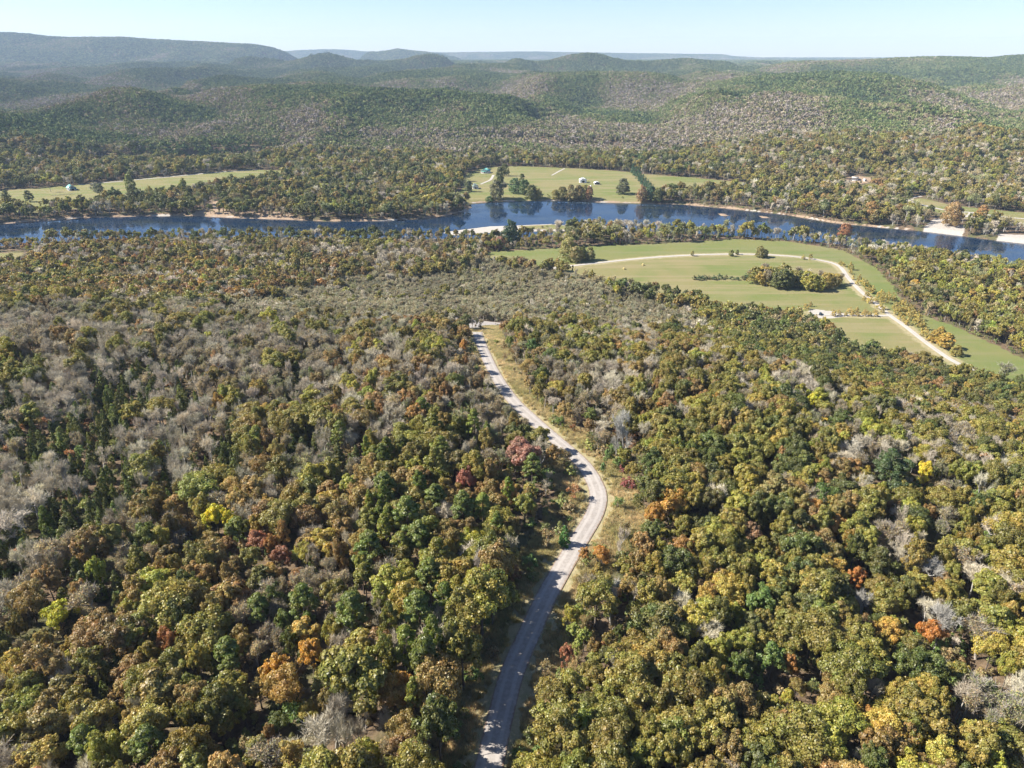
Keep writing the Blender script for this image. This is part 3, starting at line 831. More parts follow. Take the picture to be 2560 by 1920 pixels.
# species mix by place (areas given on the print, last match wins)
REG = [
    (None, mixd(olive=30, dark=20, brown=12, thin=14, grey=12, lime=8, russet=4)),
    ([(-400,500),(1050,500),(1050,640),(800,590),(480,650),(-400,690)], mixd(olive=20, brown=13, russet=13, gold=7, yellow=4, lime=7, dark=8, grey=18, thin=18, orange=3.5)),
    ([(430,470),(1020,500),(1060,600),(800,590),(650,600),(480,560)], mixd(olive=14, brown=10, russet=4, lime=5, dark=6, grey=38, thin=25)),
    ([(-400,660),(480,640),(1000,700),(1060,800),(1130,940),(700,1010),(500,1090),(300,1120),(-400,1260)], mixd(grey=58, thin=17, thing=14, brown=3, russet=2, olive=7, cedar=7, lime=1.5, gold=.5)),
    ([(720,690),(1040,690),(1110,860),(1140,960),(900,960),(760,840)], mixd(olive=24, thin=22, thing=13, brown=10, russet=5, grey=24, lime=6, orange=.8)),
    ([(-400,880),(80,810),(230,760),(420,720),(440,880),(560,960),(380,1060),(300,1120),(120,1250),(-400,1300)], mixd(cedar=66, grey=24, thin=7, olive=2)),
    ([(560,900),(1000,870),(1180,960),(1200,1180),(1000,1150),(760,1080),(560,1010)], mixd(olive=18, grey=34, cedar=16, thin=14, thing=8, lime=5, pine=5, brown=4)),
    ([(-400,1260),(120,1200),(300,1080),(520,1040),(800,1080),(1000,1180),(1080,1400),(1100,1900),(-400,1900)], mixd(brown=22, olive=36, russet=4, thin=13, grey=11, dark=3, cedar=4, gold=2, lime=4, orange=.7)),
    ([(-400,1200),(60,1180),(240,1260),(120,1330),(-400,1400)], mixd(grey=30, cedar=25, brown=20, thin=25)),
    ([(780,960),(1130,1000),(1210,1150),(1060,1380),(1060,1700),(860,1500),(780,1300)], mixd(pine=26, olive=28, lime=8, brown=18, grey=8, thin=8, gold=3)),
    ([(1060,690),(1500,690),(1800,740),(2300,830),(2300,1000),(1600,1010),(1350,1010),(1200,930),(1110,800)], mixd(olive=20, thin=16, thing=9, grey=32, russet=6, brown=8, lime=6, dark=6, gold=2, orange=.8, yellow=.8)),
    ([(1500,650),(1900,690),(2100,810),(2300,850),(2300,900),(1900,830),(1560,740)], mixd(olive=30, dark=34, lime=10, thin=12, thing=8, brown=6)),
    ([(1650,900),(2300,900),(2300,1900),(2050,1500),(1900,1250)], mixd(olive=32, lime=13, gold=5, grey=20, thin=14, thing=5, dark=6, russet=3, brown=4, yellow=2)),
    ([(1380,940),(1700,900),(1950,1150),(2150,1450),(2150,1900),(1100,1900),(1180,1350),(1330,1160)], mixd(olive=58, lime=12, brown=9, dark=12, gold=4, thin=2.5, grey=2, russet=1.5, orange=1)),
    ([(1850,1150),(2300,1100),(2300,1700),(2100,1600),(2000,1400)], mixd(olive=24, lime=9, gold=3, grey=34, thin=22, thing=6, russet=2, dark=2)),
    ([(1700,560),(2300,520),(2300,800),(2000,700),(1930,620),(1820,540)], mixd(olive=34, lime=18, thin=14, thing=10, dark=10, gold=5, brown=6, grey=6)),
    ([(480,655),(700,600),(830,590),(1060,560),(1240,590),(1480,650),(1560,700),(1480,708),(1100,690),(990,685),(700,680),(520,690)], mixd(regrow=62, thing=12, thin=12, grey=9, olive=5)),
]
mid_mix_bank = mixd(olive=30, dark=24, lime=10, thin=13, thing=11, grey=11, gold=2, brown=5)
mid_mix_left = mixd(olive=24, dark=34, thing=10, lime=8, thin=10, grey=10, brown=4)
mid_mix_right = mixd(olive=30, lime=9, thin=20, thing=14, grey=17, brown=6, dark=8, gold=1.5, russet=2)

def species_for(x, y, z, D):
    xd, yd, _ = project(x, y, z + 8)
    W = np.tile(REG[0][1], (len(x), 1))
    for poly, mv in REG[1:]:
        W[inside(xd + 25 * (vnoise(x / 14, y / 14, 91) - .5) * 2, yd + 14 * (vnoise(x / 11, y / 11, 92) - .5) * 2, poly)] = mv
    far = y > 690
    W[far] = mid_mix_bank
    W[far & (x < -120)] = mid_mix_left
    W[far & (x > 350)] = mid_mix_right
    W[(y > 640) & (y < 780) & (x > 20)] = mixd(grey=26, thing=16, thin=14, olive=22, lime=12, dark=5, russet=2)
    reg = W[:, SPN.index('regrow')] > 0.5
    for i, s in enumerate(SPN):
        W[:, i] *= np.exp(2.0 * (vnoise(x / 32 + i * 7.7, y / 32 - i * 3.1, 200 + i) - 0.5) * 2)
    W /= W.sum(1, keepdims=True)
    c = W.cumsum(1); u = rng.uniform(size=(len(x), 1))
    return (u > c).sum(1), reg

# ---------------------------------------------------------------- candidate tree sites
def sites(y0, y1, sp, half):
    xs, ys = [], []
    yy = y0; row = 0
    while yy < y1:
        hw = 0.74 * yy * half + 60 + 90 * (half >= 1)
        n = int(2 * hw / sp)
        x = (np.arange(n) - n / 2) * sp + (row % 2) * sp / 2
        xs.append(x); ys.append(np.full(n, yy)); yy += sp * 0.866; row += 1
    x = np.concatenate(xs); y = np.concatenate(ys)
    x += rng.uniform(-0.36, 0.36, len(x)) * sp; y += rng.uniform(-0.36, 0.36, len(y)) * sp
    return x, y

def open_ground(x, y, pad=2.5):
    """True where a tree may not stand"""
    bad = np.zeros(x.shape, bool)
    for p, q in ((river, 1.5), (clearing, 1), (left_meadow, 1), (far_left, 1), (far_mid, 1), (ramp_area, 4), (ramp2, 3), (bar_poly, 0), (pad_poly, 3), (soil, 0), (soil2, 0), (soil3, 3), (right_meadow, 0), (verge, 1), (verge_low, 0)):
        bad |= sdf(x, y, p, 20) < q
    m = (np.abs(x) < 230) & (y < 480)
    s = np.full(x.shape, 1e3); s[m] = side_of(main_road, x[m], y[m])
    yy = np.clip(y, 0, 1e9)
    lw = np.interp(yy, [0, 140, 155, 175, 200, 240, 480], [8.0, 9.0, 15.0, 12.0, 8.5, 7.5, 7.5])
    rw = np.interp(yy, [0, 95, 130, 170, 200, 480], [8.5, 9, 7.5, 7, 8, 7])
    bad |= ((s > 0) & (s < rw)) | ((s < 0) & (-s < lw))
    for ln, w in ((cross_road, 5.5), (field_lane, 5), (pad_lane, 5), (barn_lane, 5), (ramp_road, 8), (ramp_spur, 8)):
        bad |= seg_dist(x, y, [tuple(p) for p in ln[::5]]) < w
    return bad

# trees with a place of their own ------------------------------------------------
SPECIAL = []
def sp_tree(xd, yd, species, h, rscale=1.0, fam=None, col=None, kind=None, label=None, group=None, lift=None, cat='tree'):
    x, y = on_ground(xd, yd, (0.62 * h) if lift is None else lift)
    SPECIAL.append(dict(x=x, y=y, sp=species, h=h, rs=rscale, fam=fam, col=col, kind=kind, label=label, group=group, cat=cat))
R_ = (0.30, 0.155, 0.11)
sp_tree(1130, 975, 'russet', 14, 1.1, col=R_, label='large coral-red tree beside the bend of the pale road')
sp_tree(1005, 1032, 'russet', 12, 0.75, col=(0.31, 0.125, 0.08), label='small salmon-red tree left of the large coral-red one')
sp_tree(465, 1112, 'yellow', 12, 0.8, col=(0.46, 0.40, 0.03), label='brightest lemon-yellow tree in the brown woodland on the left slope')
sp_tree(495, 1126, 'yellow', 10, 0.7, col=(0.42, 0.36, 0.03), label='smaller lemon-yellow tree touching the right side of the brightest yellow one')
sp_tree(125, 1328, 'yellow', 10, 0.95, col=(0.34, 0.31, 0.03), label='greenish-yellow tree low on the left among brown oaks')
sp_tree(1450, 1082, 'orange', 13, 0.85, col=(0.38, 0.22, 0.05), label='tall amber tree above the tan grass verge, right of the road bend')
sp_tree(1415, 1108, 'orange', 10, 0.8, col=(0.36, 0.20, 0.05), label='low amber tree at the verge edge below the tall amber one')
sp_tree(1470, 1098, 'gold', 10, 0.8, label='golden tree just right of the tall amber tree by the verge')
sp_tree(598, 1442, 'gold', 11, 0.85, col=(0.36, 0.20, 0.035), label='golden-orange tree, leftmost of the golden row low in the left woodland')
sp_tree(672, 1412, 'gold', 12, 0.85, col=(0.38, 0.21, 0.035), label='golden-orange tree, topmost of the golden row low in the left woodland')
sp_tree(612, 1478, 'orange', 12, 0.85, col=(0.28, 0.175, 0.045), label='rust-orange tree just below the leftmost golden tree of the left woodland')
sp_tree(855, 1490, 'orange', 13, 0.95, col=(0.30, 0.18, 0.045), label='broad orange tree low in the left woodland near the dark road edge')
sp_tree(362, 1380, 'orange', 11, 0.6, col=(0.33, 0.155, 0.06), label='small burnt-orange tree between brown oaks on the lower left')
sp_tree(555, 1165, 'russet', 9, 0.9, col=(0.30, 0.14, 0.075), label='dusty pink-brown tree below and right of the lemon-yellow pair')
sp_tree(605, 1200, 'russet', 9, 0.85, col=(0.24, 0.11, 0.06), label='reddish-brown tree diagonally below the dusty pink-brown tree')
sp_tree(1705, 1435, 'orange', 9, 0.7, col=(0.32, 0.165, 0.045), label='small bright orange tree amid the olive canopy on the lower right')
sp_tree(2010, 1365, 'orange', 9, 0.8, col=(0.34, 0.14, 0.03), label='rusty orange tree among bare grey trees on the right slope')
sp_tree(1850, 1248, 'russet', 9, 0.8, col=(0.34, 0.15, 0.04), label='rust-coloured tree right of the pale bare tree on the right slope')
sp_tree(1620, 1155, 'russet', 11, 0.9, col=(0.20, 0.12, 0.06), label='dull red-brown tree amid olive oaks, right of the amber trees')
sp_tree(1225, 1410, 'russet', 8, 0.6, col=(0.30, 0.13, 0.07), label='pinkish-orange tree on the right edge of the shaded road')
sp_tree(1262, 1195, 'orange', 7, 0.7, col=(0.34, 0.19, 0.06), label='orange tree leaning over the right road edge below the bend')
sp_tree(1300, 1198, 'orange', 8, 0.7, col=(0.38, 0.19, 0.045), label='orange tree just right of the one leaning over the road')
sp_tree(1760, 865, 'yellow', 10, 0.85, col=(0.36, 0.33, 0.03), label='bright yellow tree in the mid right woodland')
sp_tree(1590, 985, 'lime', 11, 0.9, label='yellow-green crown left of the dark green one, mid right woodland')
sp_tree(2000, 1015, 'yellow', 9, 0.7, label='yellow tree on the right slope below the field edge')
sp_tree(1930, 1010, 'dark', 14, 1.2, col=(0.065, 0.088, 0.03), label='broad dark green oak on the right slope')
sp_tree(1640, 1300, 'lime', 12, 0.9, col=(0.125, 0.17, 0.04), label='fresh green crown standing out of the olive canopy, centre right')
sp_tree(1670, 1420, 'lime', 11, 0.8, col=(0.125, 0.17, 0.04), label='fresh green crown next to the small bright orange tree')
sp_tree(1290, 1290, 'olive', 15, 1.0, label='tall olive oak on the right edge of the road at the straight stretch')
sp_tree(1325, 1283, 'grey', 13, 0.95, fam='bare', col=(0.35, 0.33, 0.285), kind='bare_tree', label='silvery leafless tree fanning out above the green canopy right of the road', lift=9)
sp_tree(1352, 935, 'grey', 19, 0.75, fam='bare', col=(0.38, 0.365, 0.325), kind='bare_tree', label='tall white leafless tree beyond the verge, right of the road', lift=9)
sp_tree(1335, 940, 'grey', 15, 0.6, fam='bare', col=(0.35, 0.33, 0.285), kind='bare_tree', label='thinner white leafless tree left of the tall white one', lift=8)
sp_tree(1040, 1225, 'grey', 13, 0.6, fam='bare', col=(0.42, 0.38, 0.33), kind='bare_tree', label='pale dead tree at the shaded woodland edge left of the road', lift=7)
sp_tree(2010, 1225, 'grey', 11, 0.9, fam='bare', col=(0.35, 0.33, 0.285), kind='bare_tree', label='white leafless tree fanning out between olive crowns on the right slope', lift=8)
sp_tree(2035, 1350, 'grey', 13, 1.0, fam='bare', col=(0.35, 0.33, 0.285), kind='bare_tree', label='large pale leafless tree right of the rusty orange tree', lift=8)
sp_tree(1870, 1300, 'grey', 10, 0.8, fam='bare', col=(0.35, 0.33, 0.285), kind='bare_tree', label='small pale leafless tree left of the rusty orange tree', lift=7)
sp_tree(1220, 1158, 'pine', 6.5, 0.9, fam='cedar', col=(0.075, 0.165, 0.035), kind='cedar_tree', label='single bright green conical tree on the left verge below the bend', lift=3)
for a, b, h in ((880, 1120, 17), (800, 1190, 15), (830, 1060, 16), (905, 1165, 15), (760, 1330, 16), (930, 1250, 15), (905, 1330, 17), (560, 1320, 13), (655, 1305, 14), (495, 1420, 14), (322, 1618, 14), (185, 1610, 12), (1000, 1100, 15), (940, 1080, 14), (1150, 1010, 13)):
    sp_tree(a, b, 'pine', h, 1.15, col=(0.130, 0.150, 0.030))
sp_tree(1312, 985, 'lime', 8, 0.5, fam='oak', col=(0.17, 0.22, 0.07), label='slim pale green tree on the tan verge right of the road')
sp_tree(1303, 1010, 'lime', 6, 0.5, fam='oak', col=(0.15, 0.22, 0.08), label='short pale green tree just below the slim one on the verge')
sp_tree(1150, 745, 'lime', 12, 0.8, col=(0.10, 0.15, 0.04), label='tall green tree beside the verge just past the junction')
sp_tree(1100, 735, 'lime', 8, 0.7, col=(0.20, 0.22, 0.05), label='yellow-green tree right of the road near the junction')
sp_tree(1128, 728, 'gold', 9, 0.7, col=(0.28, 0.17, 0.05), label='golden-brown tree right of the road near the junction')
for a, b, h in ((1252, 1320, 6), (1240, 1360, 6.5), (1262, 1375, 7), (1248, 1395, 6)):
    sp_tree(a, b, 'lime', h, 0.75, fam='oak', col=(0.24, 0.26, 0.06))
for a, b, h, lb in ((1358, 1040, 4.5, 'crimson shrub on the tan verge right of the road'), (1345, 1012, 3.2, 'small crimson shrub above the larger crimson one on the verge')):
    sp_tree(a, b, 'russet', h, 1.2, fam='bush', col=(0.20, 0.065, 0.055), kind='shrub', label=lb, lift=h * 0.5, cat='shrub')
# valley trees
for i, (a, b, sp_, h, rs_, col, lb) in enumerate([
    (1345, 419, 'dark', 20, 0.95, (0.10, 0.10, 0.045), 'lone round dark tree in the far field by the river'),
    (1214, 432, 'gold', 17, 0.6, (0.19, 0.16, 0.05), 'gold tree, leftmost of the clump on the far bank below the white barn'),
    (1232, 435, 'gold', 21, 0.6, (0.21, 0.16, 0.06), 'tall tan-gold tree in the far-bank clump below the white barn'),
    (1249, 434, 'gold', 20, 0.6, (0.20, 0.15, 0.06), 'second tall tan tree in the far-bank clump below the white barn'),
    (1262, 428, 'olive', 17, 0.6, None, 'olive tree behind the far-bank clump, nearest the white barn'),
    (1273, 433, 'russet', 18, 0.55, (0.24, 0.13, 0.06), 'brown tree at the right end of the far-bank clump'),
    (1200, 432, 'olive', 13, 0.7, None, 'low olive tree at the left end of the far-bank clump'),
    (1113, 418, 'dark', 20, 0.7, (0.08, 0.13, 0.04), 'green tree on the far lawn between the house and the river'),
    (1133, 420, 'lime', 19, 0.65, (0.09, 0.13, 0.04), 'green tree right of the lawn trees on the far bank'),
    (1148, 430, 'dark', 18, 0.7, None, 'dark tree on the far bank right of the small grey-roofed house'),
    (1162, 431, 'olive', 14, 0.7, None, 'low olive tree on the far bank left of the gold clump'),
    (1072, 430, 'olive', 24, 0.6, (0.14, 0.13, 0.06), 'tall olive tree right of the small grey-roofed house'),
    (1086, 428, 'thin', 22, 0.6, (0.12, 0.12, 0.06), 'tall thin tree right of the small grey-roofed house'),
    (1080, 398, 'dark', 24, 0.55, None, 'tall dark tree right of the teal-roofed house'),
    (1090, 380, 'dark', 18, 0.6, None, 'dark tree behind the tall one right of the teal-roofed house'),
    (1128, 402, 'dark', 17, 0.6, None, 'dark round tree on the far lawn'),
    (1012, 414, 'olive', 15, 0.7, (0.13, 0.14, 0.05), 'olive tree left of the small grey-roofed house'),
    (1058, 436, 'lime', 7, 1.4, (0.08, 0.13, 0.04), 'low green thicket tree at the water edge'),
    (1386, 437, 'russet', 21, 0.55, (0.26, 0.16, 0.08), 'tan tree at the water end of the pine row'),
    (1404, 434, 'dark', 19, 0.6, (0.05, 0.09, 0.04), 'dark green tree at the water end of the pine row'),
    (1420, 436, 'dark', 17, 0.7, None, 'dark tree right of the pine row on the far bank'),
    (283, 413, 'lime', 22, 0.55, (0.19, 0.20, 0.05), 'tall yellow-green tree standing in the far left field'),
    (290, 432, 'dark', 20, 0.6, None, 'dark tall tree below the yellow-green field tree'),
    (200, 413, 'thin', 13, 1.0, (0.12, 0.12, 0.06), 'grey-green tree beside the pale green barn'),
    (214, 416, 'dark', 12, 1.0, (0.09, 0.10, 0.05), 'dark bushy tree right of the pale green barn'),
    (172, 397, 'olive', 13, 1.0, (0.16, 0.15, 0.06), 'olive tree behind the pale green barn'),
    (110, 415, 'thin', 14, 0.5, (0.26, 0.17, 0.11), 'thin pink-brown tree in the field left of the barn'),
    (15, 434, 'dark', 13, 0.8, None, 'dark round tree at the left end of the far left field'),
    (64, 436, 'dark', 14, 0.8, None, 'second dark round tree in the far left field'),
    (1104, 529, 'dark', 24, 0.62, (0.045, 0.075, 0.03), 'tall dark green tree standing by the gravel bar'),
    (1066, 522, 'dark', 11, 0.9, None, 'low dark tree on the near shore left of the gravel bar tree'),
    (1080, 536, 'russet', 11, 0.9, (0.24, 0.13, 0.08), 'reddish tree below the gravel bar'),
    (1048, 535, 'brown', 13, 0.9, None, 'brown tree on the near shore below the gravel bar'),
    (1228, 562, 'gold', 20, 0.65, (0.22, 0.20, 0.06), 'tall pale gold tree at the start of the field lane'),
    (1243, 566, 'gold', 14, 0.8, (0.24, 0.20, 0.07), 'short pale gold tree at the start of the field lane'),
    (1258, 561, 'lime', 12, 0.8, None, 'yellow-green tree right of the pale gold pair by the field lane'),
    (1274, 562, 'gold', 12, 0.7, (0.20, 0.18, 0.06), 'small gold tree right of the pale gold pair by the field lane'),
    (1495, 553, 'gold', 5.0, 0.8, (0.24, 0.21, 0.07), 'single small gold tree on the long straight of the field lane'),
    (1579, 553, 'lime', 6.0, 0.9, (0.18, 0.18, 0.06), 'small yellow-green tree on the field lane, left of the bushy gold one'),
    (1592, 550, 'dark', 4.5, 0.8, None, 'tiny dark tree close to the small yellow-green lane tree'),
    (1640, 556, 'gold', 10.5, 0.9, (0.20, 0.17, 0.05), 'bushy gold tree on the straight of the field lane'),
    (1652, 555, 'gold', 7, 0.8, (0.18, 0.16, 0.05), 'short tree clinging to the bushy gold one on the lane'),
    (2040, 752, 'gold', 10, 1.15, (0.34, 0.23, 0.05), 'broad golden tree beside the lane in the right field'),
    (2018, 738, 'gold', 8, 1.05, (0.32, 0.22, 0.05), 'golden tree left of the broad golden one by the lane'),
    (2030, 728, 'gold', 7, 1.0, (0.30, 0.21, 0.05), 'golden tree behind the broad golden one by the lane'),
    (2064, 768, 'gold', 6.5, 0.95, (0.24, 0.20, 0.05), 'small olive-gold tree below the broad golden one'),
    (2052, 488, 'orange', 25, 0.75, (0.27, 0.18, 0.075), 'tall orange-tan tree standing on the pale gravel ramp'),
    (2060, 476, 'orange', 17, 0.7, (0.28, 0.17, 0.06), 'shorter orange-tan tree behind the one on the gravel ramp'),
    (1877, 478, 'orange', 22, 0.65, (0.30, 0.18, 0.06), 'tall orange tree on the far bank left of the gravel ramp'),
    (1888, 483, 'gold', 15, 0.8, (0.22, 0.17, 0.06), 'golden tree at the foot of the tall orange far-bank tree'),
    (1824, 512, 'russet', 14, 0.8, (0.30, 0.14, 0.06), 'rust-red tree on the near bank standing against the river'),
    (2120, 470, 'orange', 14, 0.9, (0.32, 0.19, 0.07), 'orange tree behind the gravel track on the far right bank'),
    (1958, 443, 'dark', 18, 0.6, None, 'dark tree where the gravel track turns on the far right bank'),
    (2158, 838, 'thing', 17, 0.6, (0.20, 0.21, 0.08), 'tall pale-trunked open tree at the near corner of the right field'),
]):
    sp_tree(a, b, sp_, h * 1.02, rs_ * 1.3 + 0.1 * (rs_ < 0.75), fam=('thin' if sp_.startswith('thin') else 'full'), col=col, label=lb, lift=0)
for i in range(9):
    t = i / 8
    sp_tree(1367 + 42 * t, 374 + 48 * t, 'pine', 15 - 1.5 * t, 0.95, fam='cedar', col=(0.05, 0.10, 0.045), kind='pine_tree', lift=0, group='row of dark evergreens crossing the far field',
            label=['farthest', 'second farthest', 'third farthest', 'fourth farthest', 'middle', 'fourth nearest', 'third nearest', 'second nearest', 'nearest'][i] + ' evergreen in the row crossing the far field')
lane_sap = [(1836,592),(1842,604),(1850,616),(1868,618),(1876,630),(1884,634),(1898,643),(1903,650),(1912,655),(1926,650),(1940,664),(1935,672),(1950,662),(1955,676),(1962,684),(1968,692),(1975,700),(1968,676),(1982,706),(1750,560),(1735,560),(1815,572),(1820,576),(1872,640),(1866,650),(1878,655),(1930,668),(1938,680),(1944,690),(1952,696),(1958,702),(1948,678),(1962,672),(1970,684),(1980,692),(1986,700),(1992,712),(1998,722),(1916,645),(1908,640),(1892,652),(1900,668),(1906,676),(1855,607),(1862,612),(1838,583),(2005,735),(1990,726)]
for i, (a, b) in enumerate(lane_sap):
    sp_tree(a, b, 'gold', float(rng.uniform(5.0, 8.6)), float(rng.uniform(0.7, 0.95)), fam='bush', col=tuple(np.array((0.32, 0.25, 0.07)) * rng.uniform(0.75, 1.25)), kind='sapling', cat='sapling', lift=0, group='saplings along the field lane')
branch_sap = [(1800,683),(1812,682),(1826,682),(1840,682),(1852,683),(1866,682),(1878,683),(1892,684),(1800,676),(1812,675),(1836,676),(1850,675),(1870,676),(1890,676),(1740,668),(1750,662),(1736,690),(1760,692),(1780,692)]
for i, (a, b) in enumerate(branch_sap):
    sp_tree(a, b, 'gold', float(rng.uniform(3.2, 6)), float(rng.uniform(0.8, 1.1)), fam='bush', col=tuple(np.array((0.32, 0.24, 0.08)) * rng.uniform(0.75, 1.2)), kind='sapling', cat='sapling', lift=0, group='saplings along the gravel spur')
rl = main_road[(main_road[:, 1] > 78) & (main_road[:, 1] < 136)]
for i in range(0, len(rl), 4):
    t_ = rl[min(i + 1, len(rl) - 1)] - rl[max(i - 1, 0)]; t_ /= np.linalg.norm(t_)
    q_ = rl[i] - np.array([t_[1], -t_[0]]) * (9.0 + 2.5 * (i % 8 == 0))
    SPECIAL.append(dict(x=q_[0], y=q_[1], sp=('olive', 'dark', 'brown', 'olive')[(i // 4) % 4], h=float(rng.uniform(16, 19)), rs=0.72, fam='oak', col=None, kind=None, label=None, group=None, cat='tree'))
# the grove in the field
GROVE = [(1622,606,'thin',9),(1632,612,'olive',12),(1645,614,'gold',13),(1656,618,'thin',12),(1664,616,'olive',13),(1676,622,'dark',13),(1688,624,'dark',14),(1700,622,'dark',12),(1714,618,'olive',11),(1728,620,'dark',12),(1740,624,'lime',13),(1752,628,'lime',12),(1768,628,'lime',10),(1782,622,'gold',11),(1794,618,'gold',9),(1806,616,'gold',8),(1818,612,'thin',8),(1690,608,'olive',13),(1650,602,'thin',12),(1720,604,'thin',10),(1746,606,'grey',9),(1770,606,'thin',8)]
for i, (a, b, s_, h) in enumerate(GROVE):
    sp_tree(a, b, s_, h * 1.15, 1.1, fam={'thin': 'thin', 'grey': 'bare'}.get(s_, 'full'), kind=KIND_OF[s_], lift=0, group='trees of the grove in the field',
            label='%s tree of the field grove, number %d counted from its left' % ({'thin': 'thin brownish', 'olive': 'olive', 'gold': 'gold', 'dark': 'dark green', 'lime': 'yellow-green', 'grey': 'bare grey'}[s_], 0))
HEDGE = [(1500,604),(1510,605),(1521,603),(1532,603),(1543,604),(1556,603),(1568,602),(1580,604),(1592,605),(1604,604),(1614,602)]
for i, (a, b) in enumerate(HEDGE):
    sp_tree(a, b, 'dark', float(rng.uniform(3.5, 6)), 1.35, fam='bush', col=(0.065, 0.095, 0.035) if i % 3 else (0.14, 0.13, 0.05), kind='shrub', cat='shrub', lift=0, group='dark shrubs leading to the field grove')

# ---------------------------------------------------------------- scatter
x1, y1 = sites(66, 470, 5.4, 1.0)
x2, y2 = sites(470, 1330, 7.3, 1.0)
xa = np.concatenate([x1, x2]); ya = np.concatenate([y1, y2])
bad = open_ground(xa, ya)
for s in SPECIAL:
    rr = (3.2 if s['fam'] == 'bare' else 4.0) if s['h'] > 7.5 else 2.4
    bad |= np.hypot(xa - s['x'], ya - s['y']) < rr
xa, ya = xa[~bad], ya[~bad]
za = ground_z(xa, ya)
xd_, yd_, Da = project(xa, ya, za + 8)
ok = (np.abs(xa) < 0.72 * Da + 150) & (yd_ > 60)
xa, ya, za, xd_, yd_, Da = (q[ok] for q in (xa, ya, za, xd_, yd_, Da))
sp_i, reg = species_for(xa, ya, za, Da)
sizev = rng.uniform(0, 1, len(xa)); bigv = vnoise(xa / 40, ya / 40, 77)
ht = np.zeros(len(xa)); rsv = 0.56 + 0.62 * rng.uniform(0, 1, len(xa)) ** 1.2; colr = np.zeros((len(xa), 3)); fam = np.empty(len(xa), object)
for i, s in enumerate(SPN):
    m_ = sp_i == i
    (fn, fm), c0, j, (h0, h1) = SPECIES[s]
    ht[m_] = h0 + (h1 - h0) * (0.6 * sizev[m_] + 0.4 * bigv[m_])
    n_ = m_.sum()
    colr[m_] = np.array(c0) * (1 + rng.normal(0, j, (n_, 1))) * (1 + rng.normal(0, 0.055 if s not in ('grey', 'thin', 'thing') else 0.018, (n_, 3)))
    fam[m_] = np.where(Da[m_] < 420, fn, fm)
mnr = (np.abs(xa) < 230) & (ya < 480)
sv_ = np.full(xa.shape, 99.0); sv_[mnr] = side_of(main_road, xa[mnr], ya[mnr])
ht[reg & (sp_i != SPN.index('regrow'))] *= 0.66
upper = (np.abs(sv_) < 18) & (ya > 200)
ht[upper] *= 0.74
tall = (sv_ < 0) & (sv_ > -30) & (ya < 185)
ht[tall & (ya < 138)] *= 1.3
ht[tall & (ya >= 145)] *= 0.85
for s in SPECIAL:                                                # nothing taller crowds the marked trees on the side of the viewer
    if s['y'] < 330 and s['label']:
        k_ = (np.abs(xa - s['x']) < 7) & (ya < s['y']) & (ya > s['y'] - 15)
        ht[k_] *= 0.74
def lower_in_front(pts, half, depth, k):
    m_ = np.zeros(len(xa), bool)
    for px_, py_ in pts: m_ |= (np.abs(xa - px_ * ya / py_) < half) & (ya < py_ + 1) & (ya > py_ - depth)
    ht[m_] *= k
jm = [on_ground(*p) for p in [(1000,690),(1015,692),(1030,694),(1050,696),(1068,698),(1082,700)]]
lower_in_front(jm, 5, 34, 0.33)
lower_in_front([on_ground(996, 690)] + jm[:4], 4.5, 42, 0.3)
far_b = ya > 690
ht[far_b] *= 0.85 + 0.75 * rng.uniform(0, 1, int(far_b.sum())) ** 2
lower_in_front([on_ground(1846, 392), on_ground(1832, 392), on_ground(1868, 394)], 9, 75, 0.30)
lower_in_front([tuple(p) for p in ramp_road[::4]], 8, 55, 0.33)
lower_in_front([V([(2052, 500)])[0], V([(2025, 498)])[0]], 9, 30, 0.4)
ht[(ya > 600) & (ya < 740) & (xa < 40) & (sdf(xa, ya, river, 60) < 55)] *= 0.72
ht[(ya > 560) & (ya < 1250) & (np.abs(sdf(xa, ya, river, 60)) < 45)] *= 0.95
colr = np.clip(colr, 0.01, 0.75)
# canopies are denser in regrowth: add extra stems
xr, yr = sites(330, 640, 3.4, 0.5)
zr = ground_z(xr, yr); xdr, ydr, Dr = project(xr, yr, zr + 3)
mr = inside(xdr, ydr, REG[-1][0]) & ~open_ground(xr, yr)
xr, yr, zr, Dr = xr[mr], yr[mr], zr[mr], Dr[mr]
nr = len(xr)

HB = {f: {'oak': 13.0, 'oakmid': 13.0, 'full': 13.0, 'bare': 13.0, 'thin': 12.5, 'baremid': 12.5, 'cedar': 8.5, 'pine': 16.0, 'bush': 4.0, 'regrow': 5.0}[f] for f in PROTO}

# ---- which trees are objects of their own: the largest in the picture of each kind
kind_arr = np.array([KIND_OF[SPN[i]] for i in sp_i])
in_fr = (xd_ > 5) & (xd_ < 2207) & (yd_ < 1700) & (yd_ > 0) & (Da < 420)
solo = np.zeros(len(xa), bool)
appar = ht * rsv / Da
for kd, lim in (('oak_tree', 240), ('bare_tree', 190), ('thin_crowned_tree', 150), ('cedar_tree', 130), ('pine_tree', 35)):
    c = np.where((kind_arr == kd) & in_fr)[0]
    c = c[np.argsort(-appar[c])][:lim]
    solo[c] = True

